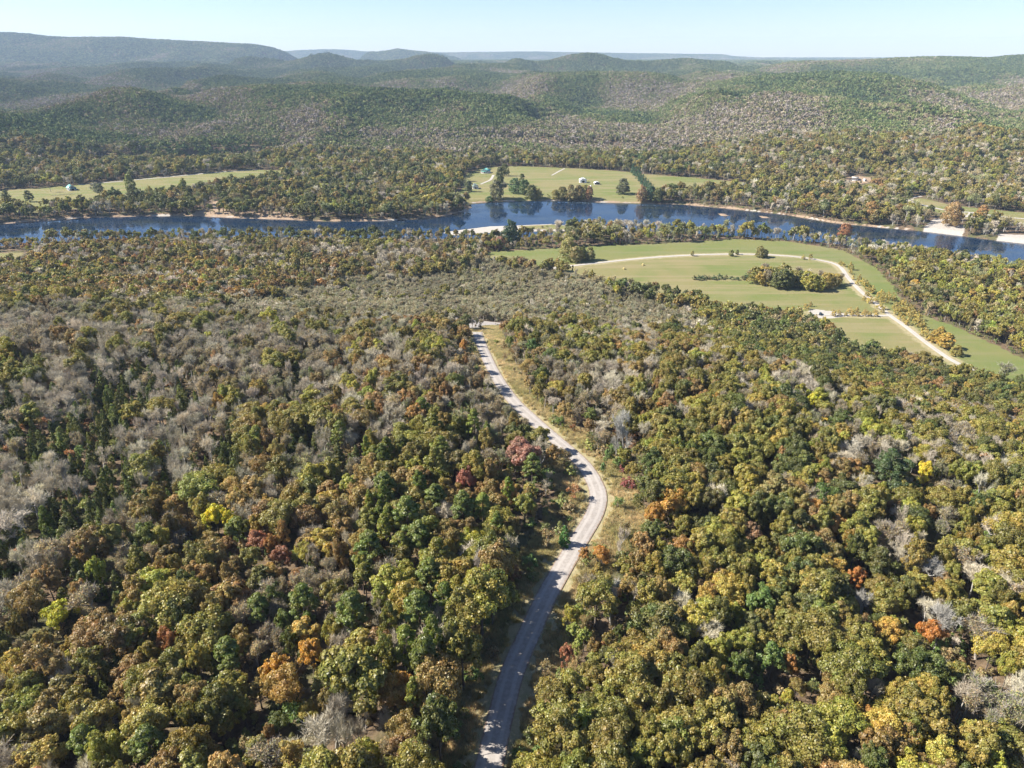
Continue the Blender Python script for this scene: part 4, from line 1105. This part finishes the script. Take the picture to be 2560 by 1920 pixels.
COLWORD = {'olive': 'olive-green', 'dark': 'dark green', 'lime': 'yellow-green', 'brown': 'olive-brown', 'russet': 'red-brown', 'orange': 'orange', 'gold': 'golden', 'yellow': 'yellow', 'grey': 'leafless grey', 'thin': 'thin-leaved brownish', 'thing': 'thin-leaved greenish', 'cedar': 'dark olive', 'pine': 'bright green', 'regrow': 'pale'}
NOUN = {'oak_tree': 'oak', 'bare_tree': 'tree', 'thin_crowned_tree': 'tree', 'cedar_tree': 'cedar', 'pine_tree': 'pine', 'sapling': 'sapling', 'shrub': 'shrub'}
GROUP = {'oak_tree': 'oaks of the autumn woodland', 'bare_tree': 'leafless trees of the woodland', 'thin_crowned_tree': 'half-bare trees of the woodland', 'cedar_tree': 'cedars of the woodland', 'pine_tree': 'pines of the woodland', 'sapling': 'saplings', 'shrub': 'shrubs'}
used_labels = {}
ONES = 'zero one two three four five six seven eight nine ten eleven twelve thirteen fourteen fifteen sixteen seventeen eighteen nineteen'.split()
TENS = 'zero ten twenty thirty forty fifty sixty seventy eighty ninety'.split()
def say(n):
    n = int(max(0, min(99, n)))
    return ONES[n] if n < 20 else TENS[n // 10] + ('-' + ONES[n % 10] if n % 10 else '')
def place_label(x, y, z, h, s, kind):
    a, b, D = project(x, y, z + 0.65 * h)
    px, py = a / 22.12, 100 - b / 16.59
    road = False
    if abs(x) < 220 and y < 400: road = abs(float(side_of(main_road, x, y)[0])) < 17
    look = COLWORD[s] + ' ' + NOUN[kind]
    tail = f", crown {say(round(px))} percent across the photo and {say(round(py))} percent up"
    tries = [look + (' beside the road' if road else '') + tail, 'taller ' + look + tail, 'smaller ' + look + tail, 'broad ' + look + tail, 'slender ' + look + tail]
    for lb in tries:
        if lb not in used_labels: break
    used_labels[lb] = 1
    return lb

rot_r = random.Random(3)
def make_tree(kind, fam_, x, y, z, h, rs, col, label, group=None, cat='tree'):
    p = rot_r.choice(PROTO[fam_])
    root = bpy.data.objects.new(kind, None); COL.objects.link(root)
    root.location = (x, y, z); root.rotation_euler = (0, 0, rot_r.uniform(0, 6.283))
    s = h / HB[fam_]; root.scale = (s * rs, s * rs, s)
    root.empty_display_size = 0.5
    tag(root, label, cat, group)
    for nm in ('crown', 'trunk'):
        o = bpy.data.objects.new(nm, p[nm]); COL.objects.link(o); o.parent = root
        o['tint'] = [float(v) for v in col]
    return root

for i in np.where(solo)[0]:
    s = SPN[sp_i[i]]; kd = kind_arr[i]
    make_tree(kd, SPECIES[s][0][0], xa[i], ya[i], za[i], ht[i], rsv[i], colr[i], place_label(xa[i], ya[i], za[i], ht[i], s, kd), GROUP[kd])
cnt = {}
for s in SPECIAL:
    z = float(ground_z(s['x'], s['y']))
    fam_ = s['fam'] or SPECIES[s['sp']][0][0]
    kd = s['kind'] or KIND_OF[s['sp']]
    if s['sp'] == 'gold' and kd == 'oak_tree': kd = 'golden_tree'
    lb = s['label']
    if lb is None or 'number 0' in (lb or ''):
        if lb and 'number 0' in lb:
            s['label'] = None
        k_ = kd if kd in NOUN else 'oak_tree'
        NOUN_ = NOUN[k_]
        lb = place_label(s['x'], s['y'], z, s['h'], s['sp'], k_)
    grp = s['group'] or GROUP.get(kd)
    make_tree(kd, fam_, s['x'], s['y'], z, s['h'], s['rs'], (tuple(np.array(s['col']) * (LEAFK if fam_ != 'bare' else 1.1)) if s['col'] else SPECIES[s['sp']][1]), lb, grp, s['cat'])

# ---------------------------------------------------------------- scattered stuff through geometry nodes
def scatter(name, meshes, pts, rot, scl, idx_, attrs, label):
    col = bpy.data.collections.new(name + '_forms')
    names = []
    for i, me_ in enumerate(meshes):
        o = bpy.data.objects.new('%s_form_%03d' % (name, i), me_); col.objects.link(o)
    n = len(pts)
    me = bpy.data.meshes.new(name); me.vertices.add(n); me.vertices.foreach_set('co', np.asarray(pts, np.float32).ravel())
    def add(nm, typ, arr, key):
        a = me.attributes.new(nm, typ, 'POINT'); a.data.foreach_set(key, np.ascontiguousarray(arr).ravel())
    add('inst', 'INT', idx_.astype(np.int32), 'value')
    r3 = np.zeros((n, 3), np.float32)
    if np.ndim(rot) == 2: r3[:] = rot
    else: r3[:, 2] = rot
    add('irot', 'FLOAT_VECTOR', r3, 'vector'); add('iscl', 'FLOAT_VECTOR', scl.astype(np.float32), 'vector')
    for k_, a in attrs.items():
        a = np.asarray(a, np.float32)
        if a.ndim == 1: add(k_, 'FLOAT', a, 'value')
        else: add(k_, 'FLOAT_VECTOR', a, 'vector')
    me.update()
    o = link(name, me)
    ng = bpy.data.node_groups.new(name + '_scatter', 'GeometryNodeTree')
    ng.interface.new_socket('Geometry', in_out='INPUT', socket_type='NodeSocketGeometry')
    ng.interface.new_socket('Geometry', in_out='OUTPUT', socket_type='NodeSocketGeometry')
    nd, lk = ng.nodes, ng.links
    gi = nd.new('NodeGroupInput'); go = nd.new('NodeGroupOutput')
    ci = nd.new('GeometryNodeCollectionInfo'); ci.inputs[0].default_value = col
    ci.inputs['Separate Children'].default_value = True; ci.inputs['Reset Children'].default_value = True
    ip = nd.new('GeometryNodeInstanceOnPoints'); ip.inputs['Pick Instance'].default_value = True
    def na(nm, typ):
        a = nd.new('GeometryNodeInputNamedAttribute'); a.data_type = typ; a.inputs['Name'].default_value = nm
        return a.outputs[0]
    lk.new(gi.outputs[0], ip.inputs['Points']); lk.new(ci.outputs[0], ip.inputs['Instance'])
    lk.new(na('inst', 'INT'), ip.inputs['Instance Index'])
    lk.new(na('irot', 'FLOAT_VECTOR'), ip.inputs['Rotation']); lk.new(na('iscl', 'FLOAT_VECTOR'), ip.inputs['Scale'])
    lk.new(ip.outputs[0], go.inputs[0])
    md = o.modifiers.new('scatter', 'NODES'); md.node_group = ng
    tag(o, label, None, None, 'stuff')
    return o

fams = list(PROTO)
meshes = []; start = {}
for f in fams:
    start[f] = len(meshes); meshes += [p['both'] for p in PROTO[f]]
r_i = np.where(~solo)[0]
pf = fam[r_i]
idxs = np.array([start[f] + rng.integers(0, len(PROTO[f])) for f in pf])
sc1 = ht[r_i] / np.array([HB[f] for f in pf])
scl = np.stack([sc1 * rsv[r_i], sc1 * rsv[r_i], sc1], -1)
P3 = np.stack([xa[r_i], ya[r_i], za[r_i] - 0.1], -1)
T3 = colr[r_i]
# regrowth stems
ri = np.array([start['regrow'] + rng.integers(0, 3) for _ in range(nr)])
rc = np.array((0.33, 0.305, 0.195)) * (1 + 0.35 * (vnoise(xr / 30, yr / 30, 5) - 0.5))[:, None] * (1 + rng.normal(0, 0.13, (nr, 1))) * (1 + rng.normal(0, 0.02, (nr, 3)))
hs = rng.uniform(0.7, 1.5, nr) * (0.8 + 0.5 * vnoise(xr / 25, yr / 25, 15))
P3 = np.concatenate([P3, np.stack([xr, yr, zr], -1)]); T3 = np.concatenate([T3, rc]); idxs = np.concatenate([idxs, ri])
scl = np.concatenate([scl, np.stack([hs, hs, hs], -1)])
scatter('forest', meshes, P3, rng.uniform(0, 6.283, len(P3)), scl, idxs, {'tint': np.clip(T3, 0.01, 0.7)}, 'mixed autumn woodland covering the slope between road and river')
print('forest instances', len(P3), 'solo', int(solo.sum()), 'special', len(SPECIAL))

# undergrowth below the near trees, on the verges and along the banks
xu, yu = sites(66, 330, 4.2, 1.0)
su = np.full(xu.shape, 1e3); mm = np.abs(xu) < 230; su[mm] = side_of(main_road, xu[mm], yu[mm])
keep = (np.abs(su) > 5.2) & (rng.uniform(size=len(xu)) < np.where(np.abs(su) < 16, 0.55, 0.8)) & ~(inside(xu, yu, verge) & (rng.uniform(size=len(xu)) < 0.8))
keep &= seg_dist(xu, yu, [tuple(p) for p in cross_road[::5]]) > 5
xu, yu = xu[keep], yu[keep]
# shrubs on shores
sh_x, sh_y = sites(560, 1120, 5.0, 1.0)
sdv = sdf(sh_x, sh_y, river, 30)
k2 = (sdv > 2.5) & (sdv < 16) & (rng.uniform(size=len(sh_x)) < 0.55)
for p_ in (ramp_area, ramp2): k2 &= sdf(sh_x, sh_y, p_, 20) > 1
k2 &= ~((sdf(sh_x, sh_y, far_mid, 20) < 2) & (rng.uniform(size=len(sh_x)) < 0.85))
k2 &= ~((sdf(sh_x, sh_y, bar_poly, 20) < 2) & (rng.uniform(size=len(sh_x)) < 0.8))
xu = np.concatenate([xu, sh_x[k2]]); yu = np.concatenate([yu, sh_y[k2]])
# bushes along the edge of the near clearing
e_x, e_y = sites(330, 720, 4.0, 1.0)
se = sdf(e_x, e_y, clearing, 20)
k3 = (se > -1.5) & (se < 6) & (rng.uniform(size=len(e_x)) < 0.6) & (seg_dist(e_x, e_y, [tuple(p) for p in field_lane[::5]]) > 5)
xu = np.concatenate([xu, e_x[k3]]); yu = np.concatenate([yu, e_y[k3]])
nu = len(xu); zu = ground_z(xu, yu)
pal = 1.15 * np.array([(0.11, 0.12, 0.04), (0.15, 0.12, 0.055), (0.09, 0.13, 0.035), (0.18, 0.14, 0.07), (0.15, 0.16, 0.05), (0.20, 0.11, 0.05)])
cu = 1.6 * pal[rng.choice(6, nu, p=[.3, .2, .18, .14, .13, .05])] * (1 + rng.normal(0, 0.12, (nu, 1)))
hu = rng.uniform(0.35, 0.95, nu) * np.where(yu < 330, 1.35, 1.0)
scatter('undergrowth', [p['both'] for p in PROTO['bush']] + [p['both'] for p in PROTO['regrow']], np.stack([xu, yu, zu], -1), rng.uniform(0, 6.28, nu), np.stack([hu * 1.1, hu * 1.1, hu], -1), rng.integers(0, 7, nu), {'tint': cu}, 'low brush under the trees and along the banks')

# tall grass on the verges
tg = []
for k in range(4):
    rg = np.random.default_rng(500 + k); n_ = 160
    b_ = rg.normal(0, 0.32, (n_, 3)); b_[:, 2] = 0
    d_ = rg.normal(0, 0.28, (n_, 3)); d_[:, 2] = 1
    L_ = rg.uniform(0.35, 0.95, (n_, 1)); w_ = np.cross(d_, rg.normal(size=(n_, 3))); w_ /= np.linalg.norm(w_, axis=1)[:, None]
    q_ = np.stack([b_ - w_ * 0.035, b_ + w_ * 0.035, b_ + d_ * L_ + w_ * 0.012, b_ + d_ * L_ - w_ * 0.012], 1).reshape(-1, 3)
    vv = np.repeat(rg.uniform(0.7, 1.25, n_), 4)
    tg.append(make_mesh('grass_tuft', q_, np.arange(n_ * 4).reshape(n_, 4), [M['leaf']], attrs={'var': vv, 'hue': np.repeat(rg.uniform(0, 1, n_), 4)}))
gxs, gys = sites(80, 400, 1.05, 0.35)
sg = side_of(main_road, gxs, gys)
inv = inside(gxs, gys, verge) | inside(gxs, gys, verge_low) | (np.abs(sg) < 12.5)
kk = inv & (np.abs(sg) > 3.5) & (rng.uniform(size=len(gxs)) < np.clip((np.abs(sg) - 3.0) / 3, 0.25, 0.9)) & (seg_dist(gxs, gys, [tuple(p) for p in cross_road[::5]]) > 3.6)
gxs, gys = gxs[kk], gys[kk]; ngr = len(gxs)
gn = vnoise(gxs / 6, gys / 6, 61)[:, None]
gc = (np.array((0.60, 0.49, 0.30)) * gn + np.array((0.40, 0.37, 0.17)) * (1 - gn)) * rng.uniform(0.75, 1.25, (ngr, 1))
gs = rng.uniform(0.6, 1.35, ngr)
scatter('tall_grass', tg, np.stack([gxs, gys, ground_z(gxs, gys)], -1), rng.uniform(0, 6.28, ngr), np.stack([gs, gs, gs], -1), rng.integers(0, 4, ngr), {'tint': gc}, 'dry tan and green grass on the road verges')

# hill forest: patches of many small trees
patches = []
for k in range(8):
    rg = np.random.default_rng(700 + k)
    Vs, Fs, va, pk = [], [], [], []
    o_ = 0
    T = 44.0
    n_t = 38
    pts = []
    while len(pts) < n_t:
        p = rg.uniform(-T / 2, T / 2, 2)
        if all(np.hypot(*(p - q)) > 5.2 for q in pts[-n_t:]) or rg.uniform() < 0.02: pts.append(p)
    for p in pts:
        h = rg.uniform(7, 15); r = h * rg.uniform(0.26, 0.44)
        conifer = rg.uniform() < 0.12
        cv, cf, a, b, _ = crown_arrays(int(rg.integers(1e6)), h, r * (0.7 if conifer else 1), 16, 95, 1.05 if not conifer else 0.85, 'cedar' if conifer else 'oak')
        cv = cv + np.array([p[0], p[1], 0])
        Vs.append(cv); Fs.append(cf + o_); o_ += len(cv)
        va.append(a * rg.uniform(0.82, 1.2)); pk.append(np.full(len(cv), rg.uniform(0, 1) ** 1.1 if not conifer else 0.0))
    patches.append(make_mesh('hill_patch', np.concatenate(Vs), np.concatenate(Fs), [M['hill']], attrs={'var': np.concatenate(va), 'pick': np.concatenate(pk)}))
def patch_sites(y0, y1, sp):
    x, y = sites(y0, y1, sp, 1.0)
    z = ground_z(x, y); a, b, D = project(x, y, z + 8)
    k_ = (a > -520) & (a < 2730)
    return x[k_], y[k_], z[k_]
def hidden(x, y, z):
    """True where a nearer crest hides the spot by a wide margin"""
    hid = np.zeros(len(x), bool)
    for t in np.linspace(0.3, 0.97, 40):
        gz = height(x * t, y * t, False)
        los = CAMZ + (z + 16 - CAMZ) * t
        hid |= gz > los + 40
    return hid
sets = []
for (y0, y1, sp, s0, sz) in ((1310, 5200, 33.0, 1.0, 1.0), (5200, 13900, 64.0, 1.95, 1.2)):
    x, y, z = patch_sites(y0, y1, sp)
    e = y - np.interp(x, FX, FY)
    k_ = (y > 1310) & ~hidden(x, y, z)
    sets.append((x[k_], y[k_], z[k_], np.full(k_.sum(), s0), np.full(k_.sum(), sz)))
# fill the belt between the individually standing trees and the patches at the sides
hx, hy, hzz, hs0, hsz = (np.concatenate(q) for q in zip(*sets))
nh = len(hx)
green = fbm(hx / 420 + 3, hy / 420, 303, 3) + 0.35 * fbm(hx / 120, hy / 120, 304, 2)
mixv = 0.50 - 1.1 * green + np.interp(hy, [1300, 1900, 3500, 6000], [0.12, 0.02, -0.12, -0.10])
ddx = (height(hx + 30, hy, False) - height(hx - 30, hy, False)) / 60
mixv += 2.0 * np.clip(ddx, -0.3, 0.22) + rng.normal(0, 0.10, nh) - 0.0045 * np.clip(hzz, -45, 70) - 0.02  # slopes away from the sun go darker green: hill shade put into colour
from mathutils import Vector, Euler, Matrix
ddy = (height(hx, hy + 30, False) - height(hx, hy - 30, False)) / 60
hrot = np.zeros((nh, 3)); yaw = rng.uniform(0, 6.283, nh)
for i in range(nh):
    q = Vector((0, 0, 1)).rotation_difference(Vector((-ddx[i], -ddy[i], 1)).normalized())
    hrot[i] = (q.to_matrix() @ Matrix.Rotation(yaw[i], 3, 'Z')).to_euler('XYZ')
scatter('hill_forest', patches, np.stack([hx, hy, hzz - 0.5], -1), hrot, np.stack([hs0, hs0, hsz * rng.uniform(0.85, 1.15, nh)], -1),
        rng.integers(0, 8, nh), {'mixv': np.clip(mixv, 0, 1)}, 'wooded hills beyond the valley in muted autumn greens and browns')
print('hill patches', nh, 'undergrowth', nu, 'grass', ngr)

# ---------------------------------------------------------------- buildings and small things
def box(x0, x1, y0, y1, z0, z1):
    v = np.array([(x, y, z) for z in (z0, z1) for y in (y0, y1) for x in (x0, x1)], float)
    f = np.array([[0, 2, 3, 1], [4, 5, 7, 6], [0, 1, 5, 4], [2, 6, 7, 3], [0, 4, 6, 2], [1, 3, 7, 5]])
    return v, f
def obj(name, parts, mat, parent=None):
    v, f = join(parts) if isinstance(parts, list) else parts
    return link(name, make_mesh(name, v, f, [mat]), parent)
def gable_walls(w, d, h, rh):
    v = [(-w/2, -d/2, 0), (w/2, -d/2, 0), (w/2, d/2, 0), (-w/2, d/2, 0), (-w/2, -d/2, h), (w/2, -d/2, h), (w/2, d/2, h), (-w/2, d/2, h), (0, -d/2, h + rh), (0, d/2, h + rh)]
    f = [[0, 1, 5, 8, 4], [1, 2, 6, 5], [2, 3, 7, 9, 6], [3, 0, 4, 7]]
    return v, f
def gable_roof(w, d, h, rh, over=0.5, th=0.18):
    parts = []
    for s in (-1, 1):
        k = rh / (w / 2)
        xe = s * (w / 2 + over); ze = h - over * k
        a = [(0.0, h + rh), (xe, ze), (xe, ze + th), (0.0, h + rh + th)]
        v = [(x, -d/2 - over, z) for x, z in a] + [(x, d/2 + over, z) for x, z in a]
        f = np.array([[0, 1, 2, 3], [7, 6, 5, 4], [0, 4, 5, 1], [1, 5, 6, 2], [2, 6, 7, 3], [3, 7, 4, 0]])
        parts.append((np.array(v) + np.array([0, 0, 0.02]), f))
    return parts
def building(name, px, w, d, h, rh, rot, wall, roof, label, cat, doors=(), windows=(), chimney=None, porch=None, vents=()):
    x, y = on_ground(*px)
    root = bpy.data.objects.new(name, None); COL.objects.link(root); root.location = (x, y, float(ground_z(x, y))); root.rotation_euler = (0, 0, math.radians(rot))
    tag(root, label, cat)
    v, f = gable_walls(w, d, h, rh)
    link('wall', make_mesh('wall', v, f, [wall]), root)
    rf = obj('roof', gable_roof(w, d, h, rh), roof, root)
    obj('foundation', box(-w/2 - 0.1, w/2 + 0.1, -d/2 - 0.1, d/2 + 0.1, -1.0, 0.15), M['concrete'], root)
    for (sx, dw, dh) in doors: obj('door', box(sx - dw/2, sx + dw/2, -d/2 - 0.06, -d/2 - 0.003, 0.16, dh), M['dark'], root)
    for (sx, zz) in windows:
        fr = obj('window', [box(sx - 0.7, sx + 0.7, -d/2 - 0.08, -d/2 - 0.003, zz, zz + 1.3)], M['white_board'], root)
        obj('pane', box(sx - 0.55, sx + 0.55, -d/2 - 0.10, -d/2 - 0.083, zz + 0.12, zz + 1.18), M['glass'], fr)
    for s in (-1, 1):
        for yy in np.arange(-d/2 + 2, d/2 - 1, 3.2):
            xs = s * (w/2 + 0.003); xo = s * (w/2 + 0.08)
            fr = obj('window', [box(min(xs, xo), max(xs, xo), yy - 0.6, yy + 0.6, 1.0, 2.1)], M['white_board'], root)
            obj('pane', box(min(xo, xo + s * 0.02), max(xo, xo + s * 0.02), yy - 0.5, yy + 0.5, 1.1, 2.0), M['glass'], fr)
    if chimney: obj('chimney', box(chimney[0] - 0.4, chimney[0] + 0.4, chimney[1] - 0.4, chimney[1] + 0.4, h, h + rh + 0.9), M['concrete'], rf)
    if porch:
        pw, pd = porch
        k = np.array([(-pw/2, -d/2 - pd, h - 0.75), (pw/2, -d/2 - pd, h - 0.75), (pw/2, -d/2 - 0.02, h - 0.15), (-pw/2, -d/2 - 0.02, h - 0.15)])
        k = np.concatenate([k, k + np.array([0, 0, 0.12])])
        f = np.array([[3, 2, 1, 0], [4, 5, 6, 7], [0, 1, 5, 4], [1, 2, 6, 5], [2, 3, 7, 6], [3, 0, 4, 7]])
        pr = obj('porch_roof', (k, f), roof, root)
        for px_ in np.linspace(-pw/2 + 0.15, pw/2 - 0.15, 4): obj('porch_post', box(px_ - 0.08, px_ + 0.08, -d/2 - pd + 0.1, -d/2 - pd + 0.26, 0, h - 0.76), M['white_board'], root)
        obj('porch_floor', box(-pw/2, pw/2, -d/2 - pd, -d/2 - 0.12, -0.2, 0.18), M['concrete'], root)
    return root
building('barn', (155, 410), 9.5, 13, 3.4, 3.4, 42, M['grey_board'], M['pale_green_roof'], 'grey barn with pale green metal roof in the far left field', 'barn', doors=((0, 3.2, 3.0),), windows=((-3, 1.2), (3, 1.2)), porch=(9, 2.0))
building('house', (1049, 373), 13, 12, 3.4, 3.0, -12, M['white_board'], M['green_roof'], 'white house with teal metal roof at the top of the far lawn', 'house', doors=((0, 1.4, 2.2),), windows=((-3.6, 1.1), (3.6, 1.1)), chimney=(2.5, 1), porch=(10, 2.2))
building('cottage', (1027, 407), 7.5, 10, 3.2, 2.8, 8, M['white_board'], M['grey_green_roof'], 'small white cottage with grey-green roof near the far bank', 'house', doors=((0, 2.2, 2.4),), windows=((-2.6, 1.1), (2.6, 1.1)), chimney=(-1.8, 2))
building('white_barn', (1259, 394), 9.5, 9, 4.2, 2.2, 4, M['white_metal'], M['white_metal'], 'white gabled metal barn in the far field', 'barn', doors=((0, 3.4, 3.2),))
building('field_shed', (1289, 398), 7.5, 6, 2.4, 1.6, 6, M['grey_board'], M['white_metal'], 'low shed with white roof and shaded front, right of the white barn', 'shed', doors=((0, 5.6, 2.2),))
building('wood_shed', (1846, 388), 12, 8, 3.0, 1.2, 70, M['grey_board'], M['tan_roof'], 'tan-roofed shed in a small clearing above the far right bank', 'shed', doors=((0, 3.0, 2.4),))
building('garden_shed', (1868, 391), 3.5, 3, 2.2, 0.8, 20, M['white_board'], M['white_metal'], 'tiny white shed right of the tan-roofed shed', 'shed', doors=((0, 1.0, 1.9),))

def post_fence(a, b, n, label):
    A = np.array(V([a])[0]); B = np.array(V([b])[0])
    root = bpy.data.objects.new('rail_fence', None); COL.objects.link(root)
    z0 = float(ground_z(*A)); root.location = (A[0], A[1], z0); tag(root, label, 'fence')
    d = B - A; L = np.linalg.norm(d); root.rotation_euler = (0, 0, math.atan2(d[1], d[0]))
    for i in range(n + 1): obj('post', box(L * i / n - 0.09, L * i / n + 0.09, -0.09, 0.09, -0.3, 1.5), M['wood'], root)
    for zz in (0.5, 0.9, 1.3): obj('rail', box(0, L, 0.093, 0.15, zz, zz + 0.14), M['wood'], root)
post_fence((112, 424), (160, 420), 12, 'pale timber rail fence below the pale green barn')

def bale(px, label):
    x, y = V([px])[0]; z = float(ground_z(x, y))
    n = 20; a = np.arange(n) * 2 * math.pi / n
    rings = []
    for xx, rr in ((-0.78, 0.0), (-0.78, 0.78), (-0.72, 0.88), (-0.3, 0.92), (0.3, 0.92), (0.72, 0.88), (0.78, 0.78), (0.78, 0.0)):
        rings.append(np.stack([np.full(n, xx), np.cos(a) * rr, np.sin(a) * rr + 0.88], -1))
    v = np.concatenate(rings); k = len(rings)
    id_ = np.arange(n * k).reshape(k, n); nxt = np.roll(id_, -1, 1)
    f = np.stack([id_[:-1], nxt[:-1], nxt[1:], id_[1:]], -1).reshape(-1, 4)
    o = link('hay_bale', make_mesh('hay_bale', v, f, [M['hay']], smooth=False), loc=(x, y, z)); o.rotation_euler = (0, 0, 0.9)
    tag(o, label, 'hay bale', 'round hay bales in the near field')
bale((1348, 582), 'round hay bale in the near field, nearer of the two')
bale((1389, 573.5), 'round hay bale in the near field, closer to the lane')

x, y = V([(1276, 404)])[0]
n = 16; a = np.arange(n) * 2 * math.pi / n
rings = [np.stack([np.cos(a) * r_, np.sin(a) * r_, np.full(n, z_)], -1) for r_, z_ in ((1.1, 0), (1.1, 1.8), (0.9, 2.2), (0.4, 2.45), (0.25, 2.5), (0.25, 2.6), (0.0, 2.6))]
v = np.concatenate(rings); id_ = np.arange(n * len(rings)).reshape(len(rings), n); nxt = np.roll(id_, -1, 1)
o = link('water_tank', make_mesh('water_tank', v, np.stack([id_[:-1], nxt[:-1], nxt[1:], id_[1:]], -1).reshape(-1, 4), [M['white_metal']], smooth=True), loc=(x, y, float(ground_z(x, y))))
tag(o, 'small white round tank behind the far-bank tree clump', 'tank')

def car(px, rot, paint, label):
    x, y = V([px])[0]
    root = bpy.data.objects.new('parked_car', None); COL.objects.link(root); root.location = (x, y, float(ground_z(x, y)) + 0.05); root.rotation_euler = (0, 0, math.radians(rot)); tag(root, label, 'car')
    prof = [(-2.3, 0.35), (2.25, 0.35), (2.35, 0.6), (2.25, 0.85), (1.2, 1.0), (0.55, 1.5), (-1.3, 1.55), (-2.1, 1.05), (-2.35, 0.9)]
    n = len(prof)
    def side(yy, sc): return [(px_, yy * (sc if pz > 1.0 else 1), pz) for px_, pz in prof]
    v = side(-0.88, 0.8) + side(0.88, 0.8)
    f = [list(range(n)), list(range(2 * n - 1, n - 1, -1))] + [[i, i + n, (i + 1) % n + n, (i + 1) % n] for i in range(n)]
    b = link('body', make_mesh('body', v, f, [paint]), root)
    link('windscreen', make_mesh('windscreen', [(1.14, -0.66, 1.06), (1.14, 0.66, 1.06), (0.62, 0.60, 1.47), (0.62, -0.60, 1.47)], [[0, 1, 2, 3]], [M['glass']]), root).location = (0.012, 0, 0.012)
    link('rear_window', make_mesh('rear_window', [(-1.98, 0.62, 1.12), (-1.98, -0.62, 1.12), (-1.38, -0.58, 1.50), (-1.38, 0.58, 1.50)], [[0, 1, 2, 3]], [M['glass']]), root).location = (-0.012, 0, 0.012)
    for s in (-1, 1):
        obj('side_window', box(-1.3, 0.5, min(s * 0.80, s * 0.715), max(s * 0.80, s * 0.715), 1.08, 1.42), M['glass'], root)
    for wx in (-1.4, 1.45):
        for s in (-1, 1):
            vv, ff = tube([(wx, s * 0.72, 0.33), (wx, s * 0.93, 0.33)], [0.33, 0.33], 16)
            t_ = link('wheel', make_mesh('wheel', vv, ff, [M['rubber']]), root)
            v2, f2 = tube([(wx, s * 0.90, 0.33), (wx, s * 0.94, 0.33), (wx, s * 0.945, 0.33)], [0.2, 0.2, 0.001], 12)
            link('rim', make_mesh('rim', v2, f2, [M['white_metal']]), t_)
car((1772, 679.5), 60, M['blue_paint'], 'dark car parked on the pale gravel pad')
car((549, 368.5), 15, M['pale_paint'], 'pale car parked at the end of the far left lane')

# ---------------------------------------------------------------- haze, light, sky
v, f = box(-16500, 16500, -1800, 15500, -56, 420)
m, nt, out = new_mat('haze_air')
pv = nt.nodes.new('ShaderNodeVolumePrincipled'); pv.inputs['Color'].default_value = (0.60, 0.77, 1.0, 1); pv.inputs['Density'].default_value = 5e-5
pv.inputs['Anisotropy'].default_value = 0.0
nt.links.new(pv.outputs[0], out.inputs['Volume'])
tag(link('haze', make_mesh('haze', v, f, [m])), 'thin blue autumn haze over the valley', kind='stuff')

EL, AZ = 39.0, 3.0                    # sun: left of the view, a little ahead
el, az = math.radians(EL), math.radians(AZ)
sd_ = np.array([-math.cos(az) * math.cos(el), math.sin(az) * math.cos(el), math.sin(el)])
L = bpy.data.lights.new('sun', 'SUN'); L.energy = 5.0; L.angle = math.radians(0.53); L.color = (1.0, 0.945, 0.86)
lo = bpy.data.objects.new('sun', L); COL.objects.link(lo)
from mathutils import Vector
lo.rotation_euler = Vector(sd_).to_track_quat('Z', 'Y').to_euler()
W_ = bpy.data.worlds.new('World'); scene.world = W_; W_.use_nodes = True
nt = W_.node_tree; bg = nt.nodes['Background']
sky = nt.nodes.new('ShaderNodeTexSky'); sky.sky_type = 'NISHITA'; sky.sun_disc = False
sky.sun_elevation = el; sky.sun_rotation = math.atan2(sd_[0], sd_[1]); sky.altitude = 300; sky.air_density = 1.0; sky.dust_density = 0.2; sky.ozone_density = 3.0
tn = nt.nodes.new('ShaderNodeMix'); tn.data_type = 'RGBA'; tn.blend_type = 'MULTIPLY'; tn.inputs[0].default_value = 1; tn.inputs[7].default_value = (0.84, 0.885, 1.03, 1)
nt.links.new(sky.outputs[0], tn.inputs[6]); nt.links.new(tn.outputs[2], bg.inputs[0]); bg.inputs[1].default_value = 0.062

cam = bpy.data.cameras.new('camera'); co = bpy.data.objects.new('camera', cam); COL.objects.link(co)
co.location = (0, 0, CAMZ); co.rotation_euler = (math.radians(90 - 24.8), 0, 0)
cam.sensor_width = 36; cam.lens = F / 1024 * 36; cam.clip_start = 1; cam.clip_end = 40000
scene.camera = co
vs = scene.view_settings; vs.view_transform = 'Standard'; vs.look = 'None'; vs.exposure = 1.46; vs.gamma = 1
cy = scene.cycles
cy.max_bounces = 5; cy.diffuse_bounces = 3; cy.glossy_bounces = 2; cy.transmission_bounces = 2; cy.transparent_max_bounces = 6; cy.volume_bounces = 0
cy.use_denoising = True; cy.use_adaptive_sampling = True; cy.adaptive_threshold = 0.02
cy.sample_clamp_indirect = 6
scene.render.use_persistent_data = False
